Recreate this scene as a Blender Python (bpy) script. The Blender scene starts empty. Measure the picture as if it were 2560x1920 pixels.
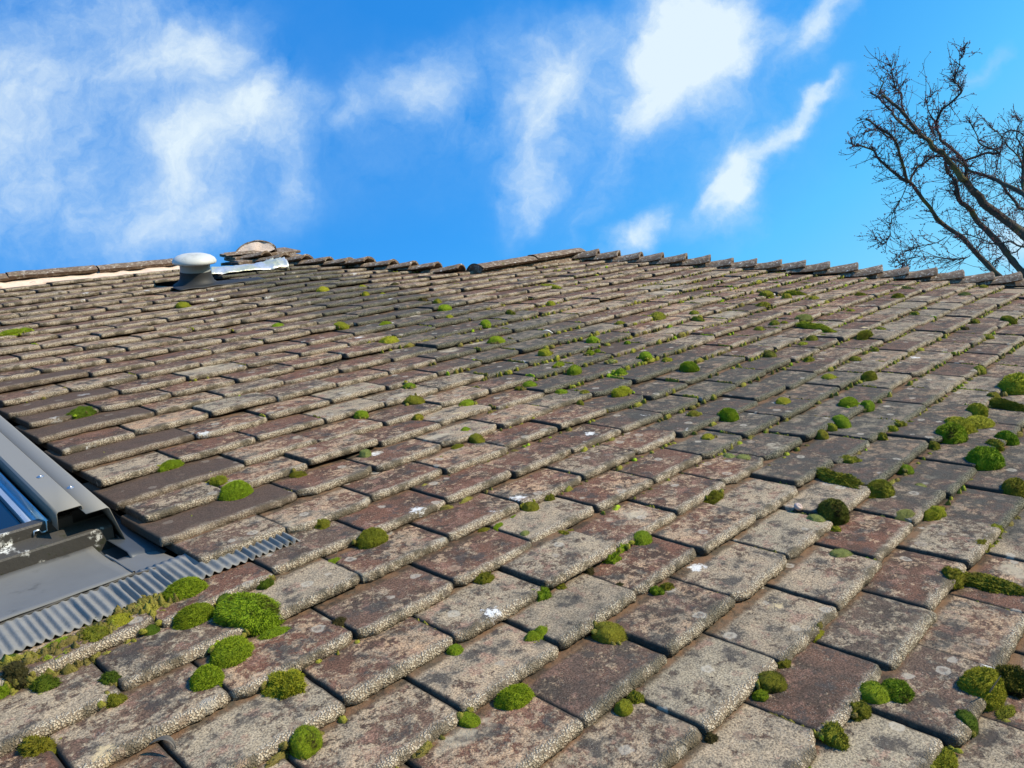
import bpy, bmesh, math, random
import numpy as np
from mathutils import Matrix, Vector

S = bpy.context.scene
COL = S.collection
RNG = np.random.default_rng(7)
random.seed(7)

# ------------------------------------------------------------------ roof frame
# roof coordinates: u along the tile courses, v up the slope, n off the slope
PITCH = math.radians(37.0)
CP, SP = math.cos(PITCH), math.sin(PITCH)
Z0 = 2.7 + 1.7 * SP
MROOF = Matrix(((1, 0, 0, 0), (0, CP, -SP, 0), (0, SP, CP, Z0), (0, 0, 0, 1)))
MINV = MROOF.inverted()
def R2W(u, v, n=0.0):
    return MROOF @ Vector((u, v, n))
def W2R(x, y, z):
    return MINV @ Vector((x, y, z))

# ------------------------------------------------------------------ camera
RC = ((0.69684059, -0.71711963, 0.01235425),
      (-0.20895917, -0.21946768, -0.95297954),
      (0.68611169, 0.66149329, -0.30278271))
CPOS = (-0.48153136, -0.92955131, 0.60589389)
cam = bpy.data.cameras.new('camera')
cam.sensor_width = 36.0
cam.lens = 1976.0 / 2560.0 * 36.0
cam.clip_start = 0.01
cam.clip_end = 3000.0
co = bpy.data.objects.new('camera', cam)
COL.objects.link(co)
mc = Matrix(((RC[0][0], -RC[1][0], -RC[2][0], CPOS[0]),
             (RC[0][1], -RC[1][1], -RC[2][1], CPOS[1]),
             (RC[0][2], -RC[1][2], -RC[2][2], CPOS[2]),
             (0, 0, 0, 1)))
co.matrix_world = MROOF @ mc
S.camera = co

# ------------------------------------------------------------------ light
SUN_R = Vector((0.52, -0.44, 0.77)).normalized()
SUN_W = (MROOF.to_3x3() @ SUN_R).normalized()
SUN_EL = math.asin(SUN_W.z)
SUN_AZ = math.atan2(SUN_W.x, SUN_W.y)
sl = bpy.data.lights.new('sun', 'SUN')
sl.energy = 5.0
sl.angle = math.radians(0.53)
sl.color = (1.0, 0.88, 0.70)
so = bpy.data.objects.new('sun', sl)
so.rotation_euler = (-SUN_W).to_track_quat('-Z', 'Y').to_euler()
so.location = (4, -6, 9)
COL.objects.link(so)

S.view_settings.view_transform = 'Standard'
S.view_settings.look = 'None'
S.view_settings.gamma = 1.0
S.view_settings.exposure = 0.22

# ------------------------------------------------------------------ node helper
class NT:
    def __init__(self, tree):
        self.t = tree
        tree.nodes.clear()
    def n(self, kind, **kw):
        nd = self.t.nodes.new(kind)
        for k, v in kw.items():
            setattr(nd, k, v)
        return nd
    def put(self, sock, val):
        if isinstance(val, bpy.types.NodeSocket):
            self.t.links.new(val, sock)
        elif isinstance(val, (tuple, list)) and sock.type == 'RGBA' and len(val) == 3:
            sock.default_value = (*val, 1.0)
        else:
            sock.default_value = val
    def m(self, op, a, b=None, c=None, clamp=False):
        nd = self.n('ShaderNodeMath', operation=op, use_clamp=clamp)
        for i, x in enumerate((a, b, c)):
            if x is not None:
                self.put(nd.inputs[i], x)
        return nd.outputs[0]
    def vm(self, op, a, b=None, scale=None):
        nd = self.n('ShaderNodeVectorMath', operation=op)
        self.put(nd.inputs[0], a)
        if b is not None:
            self.put(nd.inputs[1], b)
        if scale is not None:
            self.put(nd.inputs['Scale'], scale)
        return nd.outputs['Value'] if op in ('LENGTH', 'DOT_PRODUCT', 'DISTANCE') else nd.outputs[0]
    def mix(self, f, a, b, mode='MIX'):
        nd = self.n('ShaderNodeMix', data_type='RGBA', blend_type=mode)
        self.put(nd.inputs[0], f)
        self.put(nd.inputs[6], a)
        self.put(nd.inputs[7], b)
        return nd.outputs[2]
    def ss(self, x, a, b, lo=0.0, hi=1.0):
        nd = self.n('ShaderNodeMapRange', interpolation_type='SMOOTHSTEP')
        self.put(nd.inputs[0], x)
        self.put(nd.inputs[1], a)
        self.put(nd.inputs[2], b)
        self.put(nd.inputs[3], lo)
        self.put(nd.inputs[4], hi)
        return nd.outputs[0]
    def noise(self, vec, scale, detail=4.0, rough=0.55, dist=0.0, out='Fac'):
        nd = self.n('ShaderNodeTexNoise')
        self.put(nd.inputs['Vector'], vec)
        nd.inputs['Scale'].default_value = scale
        nd.inputs['Detail'].default_value = detail
        nd.inputs['Roughness'].default_value = rough
        nd.inputs['Distortion'].default_value = dist
        return nd.outputs[out]
    def voro(self, vec, scale, out='Distance', feature='F1', rand=1.0):
        nd = self.n('ShaderNodeTexVoronoi', feature=feature)
        self.put(nd.inputs['Vector'], vec)
        nd.inputs['Scale'].default_value = scale
        nd.inputs['Randomness'].default_value = rand
        return nd.outputs[out]
    def attr(self, name, out='Fac'):
        return self.n('ShaderNodeAttribute', attribute_name=name).outputs[out]
    def sep(self, vec):
        nd = self.n('ShaderNodeSeparateXYZ')
        self.put(nd.inputs[0], vec)
        return nd.outputs[0], nd.outputs[1], nd.outputs[2]
    def obj(self):
        return self.n('ShaderNodeTexCoord').outputs['Object']
    def bsdf(self, color, rough=0.8, metal=0.0, spec=0.5, bump=None, bdist=0.002, bstr=1.0, **kw):
        b = self.n('ShaderNodeBsdfPrincipled')
        self.put(b.inputs['Base Color'], color)
        self.put(b.inputs['Roughness'], rough)
        self.put(b.inputs['Metallic'], metal)
        self.put(b.inputs['Specular IOR Level'], spec)
        if bump is not None:
            bn = self.n('ShaderNodeBump')
            bn.inputs['Strength'].default_value = bstr
            bn.inputs['Distance'].default_value = bdist
            self.put(bn.inputs['Height'], bump)
            self.put(b.inputs['Normal'], bn.outputs[0])
        o = self.n('ShaderNodeOutputMaterial')
        self.t.links.new(b.outputs[0], o.inputs[0])
        return b

def new_mat(name):
    m = bpy.data.materials.new(name)
    m.use_nodes = True
    return m, NT(m.node_tree)

# ------------------------------------------------------------------ sky
W = bpy.data.worlds.new('World')
S.world = W
W.use_nodes = True
def build_sky():
    t = NT(W.node_tree)
    sky = t.n('ShaderNodeTexSky', sky_type='NISHITA')
    sky.sun_disc = False
    sky.sun_elevation = SUN_EL
    sky.sun_rotation = SUN_AZ
    sky.altitude = 100.0
    sky.air_density = SKY_AIR
    sky.dust_density = SKY_DUST
    sky.ozone_density = SKY_OZONE
    # clear cold spring air: the sky model's brightness, in a deeper blue to cyan range
    bw = t.n('ShaderNodeRGBToBW'); t.put(bw.inputs[0], sky.outputs[0])
    rp = t.n('ShaderNodeValToRGB')
    el = rp.color_ramp.elements
    el[0].position = 0.0; el[0].color = (*SKY_RAMP[0][1], 1)
    el[1].position = 1.0; el[1].color = (*SKY_RAMP[-1][1], 1)
    for pos, c in SKY_RAMP[1:-1]:
        e = el.new(pos); e.color = (*c, 1)
    t.put(rp.inputs[0], t.m('MULTIPLY', bw.outputs[0], SKY_GAIN, clamp=True))
    hs = t.n('ShaderNodeVectorMath', operation='SCALE')
    t.put(hs.inputs[0], rp.outputs[0]); hs.inputs['Scale'].default_value = 1.0 / SKY_STR
    d = t.n('ShaderNodeTexCoord').outputs['Generated']
    # fixed tangent plane of the sky dome over the hip of the roof: every cloud has a fixed bearing and height
    R3 = MROOF.to_3x3()
    ax = R3 @ Vector(RC[0]); ay = R3 @ Vector(RC[1]); az = R3 @ Vector(RC[2])
    dx = t.vm('DOT_PRODUCT', d, tuple(ax)); dy = t.vm('DOT_PRODUCT', d, tuple(ay)); dz = t.vm('DOT_PRODUCT', d, tuple(az))
    dzs = t.m('MAXIMUM', dz, 0.05)
    cx = t.n('ShaderNodeCombineXYZ')
    t.put(cx.inputs[0], t.m('DIVIDE', dx, dzs)); t.put(cx.inputs[1], t.m('DIVIDE', dy, dzs))
    p = cx.outputs[0]
    # warp
    wn = t.noise(p, 3.2, 5, 0.55, 0.0, 'Color')
    w1 = t.vm('SCALE', t.vm('SUBTRACT', wn, (0.5, 0.5, 0.5)), scale=0.13)
    wf = t.noise(p, 13.0, 5, 0.6, 0.0, 'Color')
    w2 = t.vm('SCALE', t.vm('SUBTRACT', wf, (0.5, 0.5, 0.5)), scale=0.07)
    q = t.vm('ADD', t.vm('ADD', p, w1), w2)
    tot = None
    for (x, y, sx, sy, ang, amp) in CLOUDS:
        mp = t.n('ShaderNodeMapping', vector_type='TEXTURE')
        t.put(mp.inputs['Vector'], q)
        mp.inputs['Location'].default_value = ((x - 1280) / 1976, (y - 960) / 1976, 0)
        mp.inputs['Rotation'].default_value = (0, 0, math.radians(ang))
        mp.inputs['Scale'].default_value = (sx * 1.22 / 1976, sy * 1.25 / 1976, 1)
        ln = t.vm('LENGTH', mp.outputs[0])
        k = t.ss(ln, 0.0, 1.0, amp, 0.0)
        tot = k if tot is None else t.m('MAXIMUM', t.m('ADD', t.m('MULTIPLY', t.m('MINIMUM', tot, k), 0.45), t.m('MAXIMUM', tot, k)), 0.0)
    # streaks running up to the right and fine wisps
    mp = t.n('ShaderNodeMapping', vector_type='TEXTURE')
    t.put(mp.inputs['Vector'], q)
    mp.inputs['Rotation'].default_value = (0, 0, math.radians(-62))
    mp.inputs['Scale'].default_value = (1.9, 1.0, 1.0)
    f1 = t.noise(mp.outputs[0], 6.5, 7, 0.6, 0.4)
    f2 = t.noise(q, 19.0, 7, 0.68)
    det = t.m('ADD', t.m('MULTIPLY', t.m('SUBTRACT', f1, 0.5), 1.5), t.m('MULTIPLY', t.m('SUBTRACT', f2, 0.5), 0.75))
    dens = t.m('ADD', tot, t.m('MULTIPLY', det, t.ss(tot, 0.0, 0.35)))
    mr = t.n('ShaderNodeMapRange'); t.put(mr.inputs[0], dens); mr.inputs[1].default_value = .02; mr.inputs[2].default_value = 1.12; mr.inputs[4].default_value = .90
    a = mr.outputs[0]
    # away from this part of the sky: ordinary scattered cloud
    g = t.noise(d, 2.6, 7, 0.6, 0.3)
    far = t.m('MULTIPLY', t.ss(g, 0.52, 0.75, 0.0, 0.8), t.ss(dz, 0.72, 0.5))
    a = t.m('MAXIMUM', t.m('MULTIPLY', a, t.ss(dz, 0.3, 0.5)), far)
    ccol = t.mix(t.ss(dens, 0.25, 1.1), CLOUD_THIN, CLOUD_THICK)
    col = t.mix(a, hs.outputs[0], ccol)
    bg = t.n('ShaderNodeBackground')
    bg.inputs[1].default_value = SKY_STR
    t.put(bg.inputs[0], col)
    o = t.n('ShaderNodeOutputWorld')
    t.t.links.new(bg.outputs[0], o.inputs[0])

SKY_AIR, SKY_DUST, SKY_OZONE = 1.0, 0.2, 2.0
SKY_GAIN = 0.152
SKY_RAMP = [(0.0, (.010, .125, .46)), (.15, (.018, .20, .64)), (.30, (.040, .31, .81)), (.50, (.100, .49, .90)), (1.0, (.27, .68, .90))]
SKY_STR = 0.12
CLOUD_THIN = (3.1, 4.9, 7.1)
CLOUD_THICK = (6.0, 6.9, 7.3)
# bearing/height of each cloud on the tangent plane (thousandths), half sizes, tilt, density
CLOUDS = [
    (150, 250, 760, 560, 0, .30), (330, 520, 640, 250, -10, .24), (1000, 330, 420, 260, -30, .16), (1350, 330, 320, 420, -70, .20), (1800, 250, 420, 420, -50, .22),
    (20, 260, 330, 420, 10, .64), (250, 60, 420, 190, -20, .42), (130, 470, 330, 200, 20, .34),
    (470, 140, 230, 150, -20, .80), (640, 290, 190, 170, 40, .85), (460, 360, 230, 170, -10, .80),
    (420, 570, 360, 130, -8, .55), (700, 470, 150, 170, 0, .35), (520, 470, 130, 160, 10, .5),
    (1050, 230, 210, 130, -25, .74), (1130, 340, 150, 60, 40, .35), (900, 300, 190, 70, -30, .48), (1200, 120, 140, 80, -50, .28),
    (1370, 230, 220, 165, -70, .92), (1340, 420, 220, 120, -80, .70), (1320, 520, 130, 60, -80, .35), (1480, 130, 150, 80, -60, .3),
    (1740, 110, 270, 230, -60, .95), (1640, 220, 200, 120, -50, .72), (1700, 20, 170, 200, -80, .85), (1560, 360, 260, 70, -60, .42), (1500, 530, 150, 40, -60, .30),
    (1900, 110, 170, 70, -30, .55), (2030, 70, 190, 80, -60, .8), (2080, 0, 120, 60, -60, .6),
    (1850, 460, 190, 110, -70, .9), (1980, 340, 250, 62, -40, .95), (2090, 240, 120, 40, -45, .7), (1790, 530, 140, 60, -40, .4),
    (1615, 585, 120, 70, -45, 1.1), (2460, 170, 120, 34, -60, .34), (2540, 560, 120, 110, 0, .55), (2500, 690, 150, 50, 0, .6),
]
build_sky()
# ------------------------------------------------------------------ mesh helpers
def hash3(ix, iy, iz, seed):
    h = (ix * 374761393 + iy * 668265263 + iz * 2147483647 + seed * 1274126177) & 0xffffffff
    h = ((h ^ (h >> 13)) * 1274126177) & 0xffffffff
    h = h ^ (h >> 16)
    return (h & 0xffff) / 65535.0
def vnoise(p, seed=0):
    p = np.asarray(p, dtype=float)
    i = np.floor(p).astype(np.int64)
    f = p - i
    f = f * f * (3 - 2 * f)
    r = 0
    for a in (0, 1):
        for b in (0, 1):
            for c in (0, 1):
                wgt = (f[..., 0] if a else 1 - f[..., 0]) * (f[..., 1] if b else 1 - f[..., 1]) * (f[..., 2] if c else 1 - f[..., 2])
                r = r + wgt * hash3(i[..., 0] + a, i[..., 1] + b, i[..., 2] + c, seed)
    return r
def fbm(p, oct=4, seed=0):
    p = np.asarray(p, dtype=float)
    r, a, s = 0, .5, 0
    for k in range(oct):
        r = r + a * vnoise(p * 2 ** k, seed + k)
        s += a
        a *= .5
    return r / s
def sstep(x, a, b):
    t = np.clip((x - a) / (b - a), 0, 1)
    return t * t * (3 - 2 * t)

def mesh_np(name, V, F, mat, parent=None, smooth=True, attrs=None, mw=None, link=True):
    """V n x 3, F m x k (all faces the same size, or a list of arrays)"""
    me = bpy.data.meshes.new(name)
    V = np.ascontiguousarray(V, dtype=np.float32)
    Fs = F if isinstance(F, list) else [F]
    Fs = [np.asarray(f, dtype=np.int32) for f in Fs if len(f)]
    nl = sum(f.size for f in Fs)
    nf = sum(len(f) for f in Fs)
    me.vertices.add(len(V)); me.vertices.foreach_set('co', V.ravel())
    me.loops.add(nl); me.loops.foreach_set('vertex_index', np.concatenate([f.ravel() for f in Fs]))
    me.polygons.add(nf)
    tot = np.concatenate([np.full(len(f), f.shape[1], np.int32) for f in Fs])
    st = np.concatenate(([0], np.cumsum(tot)[:-1])).astype(np.int32)
    me.polygons.foreach_set('loop_start', st)
    me.polygons.foreach_set('loop_total', tot)
    me.update(calc_edges=True)
    me.validate()
    if smooth:
        me.polygons.foreach_set('use_smooth', np.ones(len(me.polygons), dtype=bool))
    for k, a in (attrs or {}).items():
        a = np.asarray(a, dtype=np.float32)
        if a.ndim == 1:
            at = me.attributes.new(k, 'FLOAT', 'POINT'); at.data.foreach_set('value', a)
        else:
            at = me.attributes.new(k, 'FLOAT_VECTOR', 'POINT'); at.data.foreach_set('vector', a.ravel())
    if mat is not None:
        me.materials.append(mat)
    o = bpy.data.objects.new(name, me)
    if link:
        COL.objects.link(o)
        put(o, parent, mw)
    return o
def put(o, parent=None, mw=None):
    """place o with world matrix mw (roof frame when None), optionally under a parent"""
    mw = MROOF if mw is None else mw
    if parent is not None:
        o.parent = parent
        o.matrix_parent_inverse = Matrix()
        o.matrix_basis = WORLD[parent.name].inverted() @ mw
    else:
        o.matrix_world = mw
        o.matrix_basis = mw
    WORLD[o.name] = mw.copy()
WORLD = {}
def empty(name, label, cat, mw, group=None):
    o = bpy.data.objects.new(name, None)
    o.empty_display_size = 0.05
    COL.objects.link(o)
    put(o, None, mw)
    tag(o, label, cat, group)
    return o
def tag(o, label=None, cat=None, group=None, kind=None):
    if label: o['label'] = label
    if cat: o['category'] = cat
    if group: o['group'] = group
    if kind: o['kind'] = kind
    return o
def T(u, v, n=0.0):
    return Matrix.Translation((u, v, n))

class MB:
    """collects pieces into one mesh"""
    def __init__(s):
        s.V, s.F = [], []
    def add(s, V, F):
        o = len(s.V)
        s.V.extend([tuple(v) for v in V])
        s.F.extend([tuple(i + o for i in f) for f in F])
        return s
    def box(s, lo, hi):
        x0, y0, z0 = lo; x1, y1, z1 = hi
        return s.add([(x0,y0,z0),(x1,y0,z0),(x1,y1,z0),(x0,y1,z0),(x0,y0,z1),(x1,y0,z1),(x1,y1,z1),(x0,y1,z1)],
                     [(0,3,2,1),(4,5,6,7),(0,1,5,4),(1,2,6,5),(2,3,7,6),(3,0,4,7)])
    def strip(s, prof, axis0, axis1, closed=False, n=1, wob=None):
        """extrude a list of (a,b) profile points; axis0/axis1 are functions (a,b)->point at either end"""
        m = len(prof)
        V = []
        for k in range(n + 1):
            t = k / n
            for (a, b) in prof:
                p0 = Vector(axis0(a, b)); p1 = Vector(axis1(a, b))
                p = p0.lerp(p1, t)
                if wob: p = p + Vector(wob(t, a, b))
                V.append(p)
        F = []
        for k in range(n):
            for i in range(m if closed else m - 1):
                j = (i + 1) % m
                F.append((k * m + i, k * m + j, (k + 1) * m + j, (k + 1) * m + i))
        return s.add(V, F)
    def lathe(s, prof, seg=40, c=(0, 0)):
        V, F = [], []
        m = len(prof)
        for k in range(seg):
            a = 2 * math.pi * k / seg
            for (r, z) in prof:
                V.append((c[0] + r * math.cos(a), c[1] + r * math.sin(a), z))
        for k in range(seg):
            k2 = (k + 1) % seg
            for i in range(m - 1):
                F.append((k * m + i, k2 * m + i, k2 * m + i + 1, k * m + i + 1))
        return s.add(V, F)
    def build(s, name, mat, parent=None, mw=None, smooth=True, bevel=0, solid=0, sharp=40, offset=-1, link=True, seg=2):
        me = bpy.data.meshes.new(name)
        me.from_pydata([tuple(v) for v in s.V], [], s.F)
        bm = bmesh.new(); bm.from_mesh(me)
        bmesh.ops.remove_doubles(bm, verts=bm.verts, dist=1e-5)
        bmesh.ops.recalc_face_normals(bm, faces=bm.faces)
        bm.to_mesh(me); bm.free()
        me.materials.append(mat)
        o = bpy.data.objects.new(name, me)
        if link:
            COL.objects.link(o)
            put(o, parent, mw)
        if solid:
            md = o.modifiers.new('solid', 'SOLIDIFY'); md.thickness = solid; md.offset = offset
        if bevel:
            md = o.modifiers.new('bevel', 'BEVEL'); md.width = bevel; md.segments = seg; md.limit_method = 'ANGLE'; md.angle_limit = math.radians(35)
        if smooth:
            me.polygons.foreach_set('use_smooth', np.ones(len(me.polygons), dtype=bool))
            try:
                me.set_sharp_from_angle(angle=math.radians(sharp))
            except Exception:
                pass
        return o

def tube(path, radii, seg=6):
    """one continuous tapered tube along a polyline -> V, F"""
    P = np.asarray(path, float)
    d = np.gradient(P, axis=0)
    d /= np.maximum(np.linalg.norm(d, axis=1, keepdims=True), 1e-9)
    up = np.array([0.13, 0.21, 0.97])
    V = []
    for p, t, r in zip(P, d, radii):
        a = np.cross(t, up)
        if np.linalg.norm(a) < 1e-3: a = np.cross(t, (1, 0, 0))
        a /= np.linalg.norm(a); b = np.cross(t, a)
        for k in range(seg):
            w = 2 * math.pi * k / seg
            V.append(p + r * (math.cos(w) * a + math.sin(w) * b))
    F = []
    for i in range(len(P) - 1):
        for k in range(seg):
            k2 = (k + 1) % seg
            F.append((i * seg + k, i * seg + k2, (i + 1) * seg + k2, (i + 1) * seg + k))
    return np.array(V), np.array(F, dtype=np.int32)

# ------------------------------------------------------------------ materials
def mat_tiles(name='weathered_tiles'):
    m, t = new_mat(name)
    P = t.obj()
    seed = t.attr('tseed', 'Vector')
    Q = t.vm('ADD', P, seed)
    lich, red, fresh = t.sep(t.attr('tcol', 'Vector'))
    sd, q, stain = t.sep(t.attr('tloc', 'Vector'))
    n1 = t.noise(Q, 110, 6, 0.72)
    n2 = t.noise(Q, 15, 4, 0.6)
    n3 = t.noise(t.vm('ADD', Q, (5.2, 1.1, 3.3)), 38, 5, 0.62)
    n4 = t.noise(t.vm('ADD', Q, (1.7, 8.1, 2.2)), 24, 5, 0.7)
    grain = t.noise(P, 430, 2, 0.75)
    vor = t.voro(P, 410)
    vor2 = t.voro(P, 480)
    base = t.mix(red, (0.118, 0.086, 0.064), (0.158, 0.076, 0.050))
    base = t.mix(t.ss(n2, .42, .62, 0, .85), base, (0.052, 0.037, 0.028))
    base = t.mix(t.ss(n3, .58, .75, 0, .5), base, (0.165, 0.082, 0.056))
    mixn = t.m('ADD', t.m('ADD', t.m('MULTIPLY', n1, .55), t.m('MULTIPLY', n3, .30)), t.m('MULTIPLY', n2, .25))
    mixn = t.m('ADD', mixn, t.m('MULTIPLY', t.m('SUBTRACT', t.noise(P, 7, 4, .65), .5), .28))
    thr = t.m('SUBTRACT', .70, t.m('MULTIPLY', lich, .30))
    lf = t.ss(mixn, thr, t.m('ADD', thr, .075))
    lcol = t.mix(red, (0.385, 0.322, 0.228), (0.50, 0.325, 0.200))
    lcol = t.mix(t.ss(n4, .35, .65), lcol, (0.265, 0.222, 0.165))
    col = t.mix(t.m('MULTIPLY', lf, .9), base, lcol)
    col = t.mix(t.m('MULTIPLY', t.ss(t.noise(t.vm('ADD', Q, (6.1, 2.4, 9.3)), 31, 5, .7), .54, .64), .62), col, t.mix(n4, (0.175, 0.085, 0.062), (0.40, 0.235, 0.175)))
    # sandy grain and dark algae specks
    col = t.mix(1.0, col, t.mix(t.ss(grain, .32, .68), (0.45, 0.45, 0.45), (1.42, 1.40, 1.34)), 'MULTIPLY')
    col = t.mix(t.ss(n4, .535, .63, 0, .80), col, (0.052, 0.045, 0.041))
    col = t.mix(t.m('MULTIPLY', t.ss(vor2, .22, .10), t.ss(n3, .34, .60, 0, .8)), col, (0.56, 0.52, 0.44))
    # newer replacement tiles: plain dark sanded face
    fr = t.mix(t.ss(grain, .35, .7), (0.058, 0.039, 0.029), (0.115, 0.080, 0.058))
    col = t.mix(fresh, col, fr)
    # metal run-off streak below the vent and flashing: lichen dies back to grey
    st = t.m('MULTIPLY', t.m('MULTIPLY', stain, 1.6, clamp=True), t.ss(n3, .36, .66, 1.0, .40))
    grey = t.mix(t.ss(grain, .3, .7), (0.036, 0.034, 0.029), (0.094, 0.088, 0.075))
    grey = t.mix(t.ss(n2, .60, .75, 0, .6), grey, (0.26, 0.23, 0.17))
    col = t.mix(t.m('MULTIPLY', st, .96), col, grey)
    # rusty dirt and dark brown patches just under the overlapping course
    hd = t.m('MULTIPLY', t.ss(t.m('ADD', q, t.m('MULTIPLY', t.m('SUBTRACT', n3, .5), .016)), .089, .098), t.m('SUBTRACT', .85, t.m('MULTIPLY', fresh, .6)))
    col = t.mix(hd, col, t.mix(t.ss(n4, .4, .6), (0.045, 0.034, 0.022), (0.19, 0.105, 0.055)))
    # crusty lichen along the tails
    qe = t.m('ADD', q, t.m('MULTIPLY', t.m('SUBTRACT', n3, .5), .020))
    cf = t.m('MULTIPLY', t.ss(qe, .0165, .0055), t.m('SUBTRACT', 1.0, t.m('MULTIPLY', fresh, .62)))
    pit = t.m('MULTIPLY', t.ss(vor, .68, .30), t.ss(n1, .30, .46))
    ccol = t.mix(pit, (0.215, 0.165, 0.115), t.mix(n2, (0.61, 0.51, 0.370), (0.55, 0.475, 0.355)))
    ccol = t.mix(t.ss(n4, .47, .60, 0, .85), ccol, (0.105, 0.086, 0.056))
    ccol = t.mix(t.ss(q, -.0105, -.0140), ccol, (0.040, 0.032, 0.022))  # foot of the tail face darkened to near black
    ccol = t.mix(t.m('MULTIPLY', stain, .90), ccol, t.mix(pit, (0.045, 0.048, 0.034), (0.20, 0.19, 0.135)))
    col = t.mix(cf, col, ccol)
    # grimy side joints
    sg = t.ss(t.m('ADD', sd, t.m('MULTIPLY', t.m('SUBTRACT', n3, .5), .008)), .0058, .0010)
    col = t.mix(t.m('MULTIPLY', sg, .85), col, (0.04, 0.036, 0.030))
    # white and ochre crustose rosettes
    wv = t.n('ShaderNodeTexVoronoi'); wv.inputs['Scale'].default_value = 8.5
    t.put(wv.inputs['Vector'], Q)
    gate = t.sep(wv.outputs['Color'])
    dd = t.m('ADD', wv.outputs['Distance'], t.m('MULTIPLY', t.m('SUBTRACT', n1, .5), .55))
    wf = t.m('MULTIPLY', t.ss(dd, .120, .050), t.m('MULTIPLY', t.ss(gate[0], .76, .79), t.m('SUBTRACT', 1.0, t.m('MULTIPLY', fresh, .8))))
    col = t.mix(t.m('MULTIPLY', wf, .93), col, t.mix(t.ss(gate[1], .62, .68), (0.74, 0.72, 0.68), (0.56, 0.44, 0.26)))
    w3 = t.n('ShaderNodeTexVoronoi'); w3.inputs['Scale'].default_value = 6.5
    t.put(w3.inputs['Vector'], t.vm('MULTIPLY', t.vm('ADD', Q, (1.9, 4.3, 6.6)), (.7, 1.25, 1.0)))
    g3 = t.sep(w3.outputs['Color'])
    d3 = t.m('ADD', w3.outputs['Distance'], t.m('MULTIPLY', t.m('SUBTRACT', n3, .5), .8))
    f3 = t.m('MULTIPLY', t.ss(d3, .22, .05), t.m('MULTIPLY', t.ss(g3[0], .72, .76), t.m('SUBTRACT', .62, t.m('MULTIPLY', fresh, .6))))
    col = t.mix(f3, col, (0.54, 0.46, 0.33))
    w2 = t.n('ShaderNodeTexVoronoi'); w2.inputs['Scale'].default_value = 31.0
    t.put(w2.inputs['Vector'], t.vm('ADD', Q, (3.3, 7.7, 1.1)))
    g2 = t.sep(w2.outputs['Color'])
    d2 = t.m('ADD', w2.outputs['Distance'], t.m('MULTIPLY', t.m('SUBTRACT', n1, .5), .45))
    ring = t.m('SUBTRACT', t.ss(d2, .30, .24), t.m('MULTIPLY', t.ss(d2, .17, .10), .55))
    f2 = t.m('MULTIPLY', ring, t.m('MULTIPLY', t.ss(g2[0], .70, .74), t.m('SUBTRACT', .62, t.m('MULTIPLY', fresh, .5))))
    col = t.mix(f2, col, t.mix(t.ss(g2[1], .45, .55), (0.46, 0.41, 0.33), t.mix(g2[2], (0.055, 0.048, 0.043), (0.36, 0.25, 0.17))))
    h = t.m('ADD', t.m('MULTIPLY', grain, .35), t.m('MULTIPLY', n1, .5))
    h = t.m('ADD', h, t.m('MULTIPLY', t.m('MULTIPLY', pit, cf), .9))
    h = t.m('ADD', h, t.m('MULTIPLY', lf, .25))
    h = t.m('ADD', h, t.m('MULTIPLY', n4, 1.6))
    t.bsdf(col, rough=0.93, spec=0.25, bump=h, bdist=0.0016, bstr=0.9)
    return m
def mat_simple(name, col, rough=.6, metal=0., spec=.5, nscale=0., namt=.25, bump=0., bscale=None, dark=None, dscale=6., dthr=(.5, .7)):
    m, t = new_mat(name)
    P = t.obj()
    c = col
    h = None
    if nscale:
        f = t.noise(P, nscale, 5, .6)
        c = t.mix(f, tuple(x * (1 - namt) for x in col), tuple(min(1, x * (1 + namt)) for x in col))
        if dark is not None:
            c = t.mix(t.ss(t.noise(t.vm('ADD', P, (3, 1, 2)), dscale, 6, .65), dthr[0], dthr[1]), c, dark)
    if bump:
        h = t.noise(P, bscale or nscale, 5, .6)
    t.bsdf(c, rough, metal, spec, h, bump or .001, 1.0)
    return m
def mat_moss(name, stuff=False):
    m, t = new_mat(name)
    P = t.obj()
    tip = t.attr('tip')
    if stuff:
        f = t.noise(P, 9, 3, .6)
        colr = t.mix(t.ss(f, .30, .62), (0.330, 0.340, 0.040), (0.170, 0.140, 0.045))
        colr = t.mix(t.ss(t.noise(t.vm('ADD', P, (4, 4, 4)), 16, 3, .6), .58, .66), colr, (0.30, 0.45, 0.022))
        brown = .25
    else:
        oi = t.n('ShaderNodeObjectInfo')
        colr = oi.outputs['Color']
        brown = oi.outputs['Alpha']
    nz = t.noise(P, 2.3 if not stuff else 40, 4, .65)
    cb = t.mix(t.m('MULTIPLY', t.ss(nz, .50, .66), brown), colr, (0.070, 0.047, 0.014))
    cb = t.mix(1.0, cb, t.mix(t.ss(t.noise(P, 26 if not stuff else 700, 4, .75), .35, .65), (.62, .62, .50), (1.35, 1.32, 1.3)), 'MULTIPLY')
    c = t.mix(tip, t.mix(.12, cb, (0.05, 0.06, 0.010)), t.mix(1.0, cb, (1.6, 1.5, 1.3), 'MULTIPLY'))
    b = t.bsdf(c, rough=.75, spec=.18, bump=t.noise(P, 45 if not stuff else 900, 3, .7), bdist=.01 if not stuff else .0015)
    return m
def mat_glass():
    m, t = new_mat('dark_window_glass')
    t.bsdf((0.006, 0.010, 0.016), rough=.03, spec=1.0)
    return m
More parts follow.
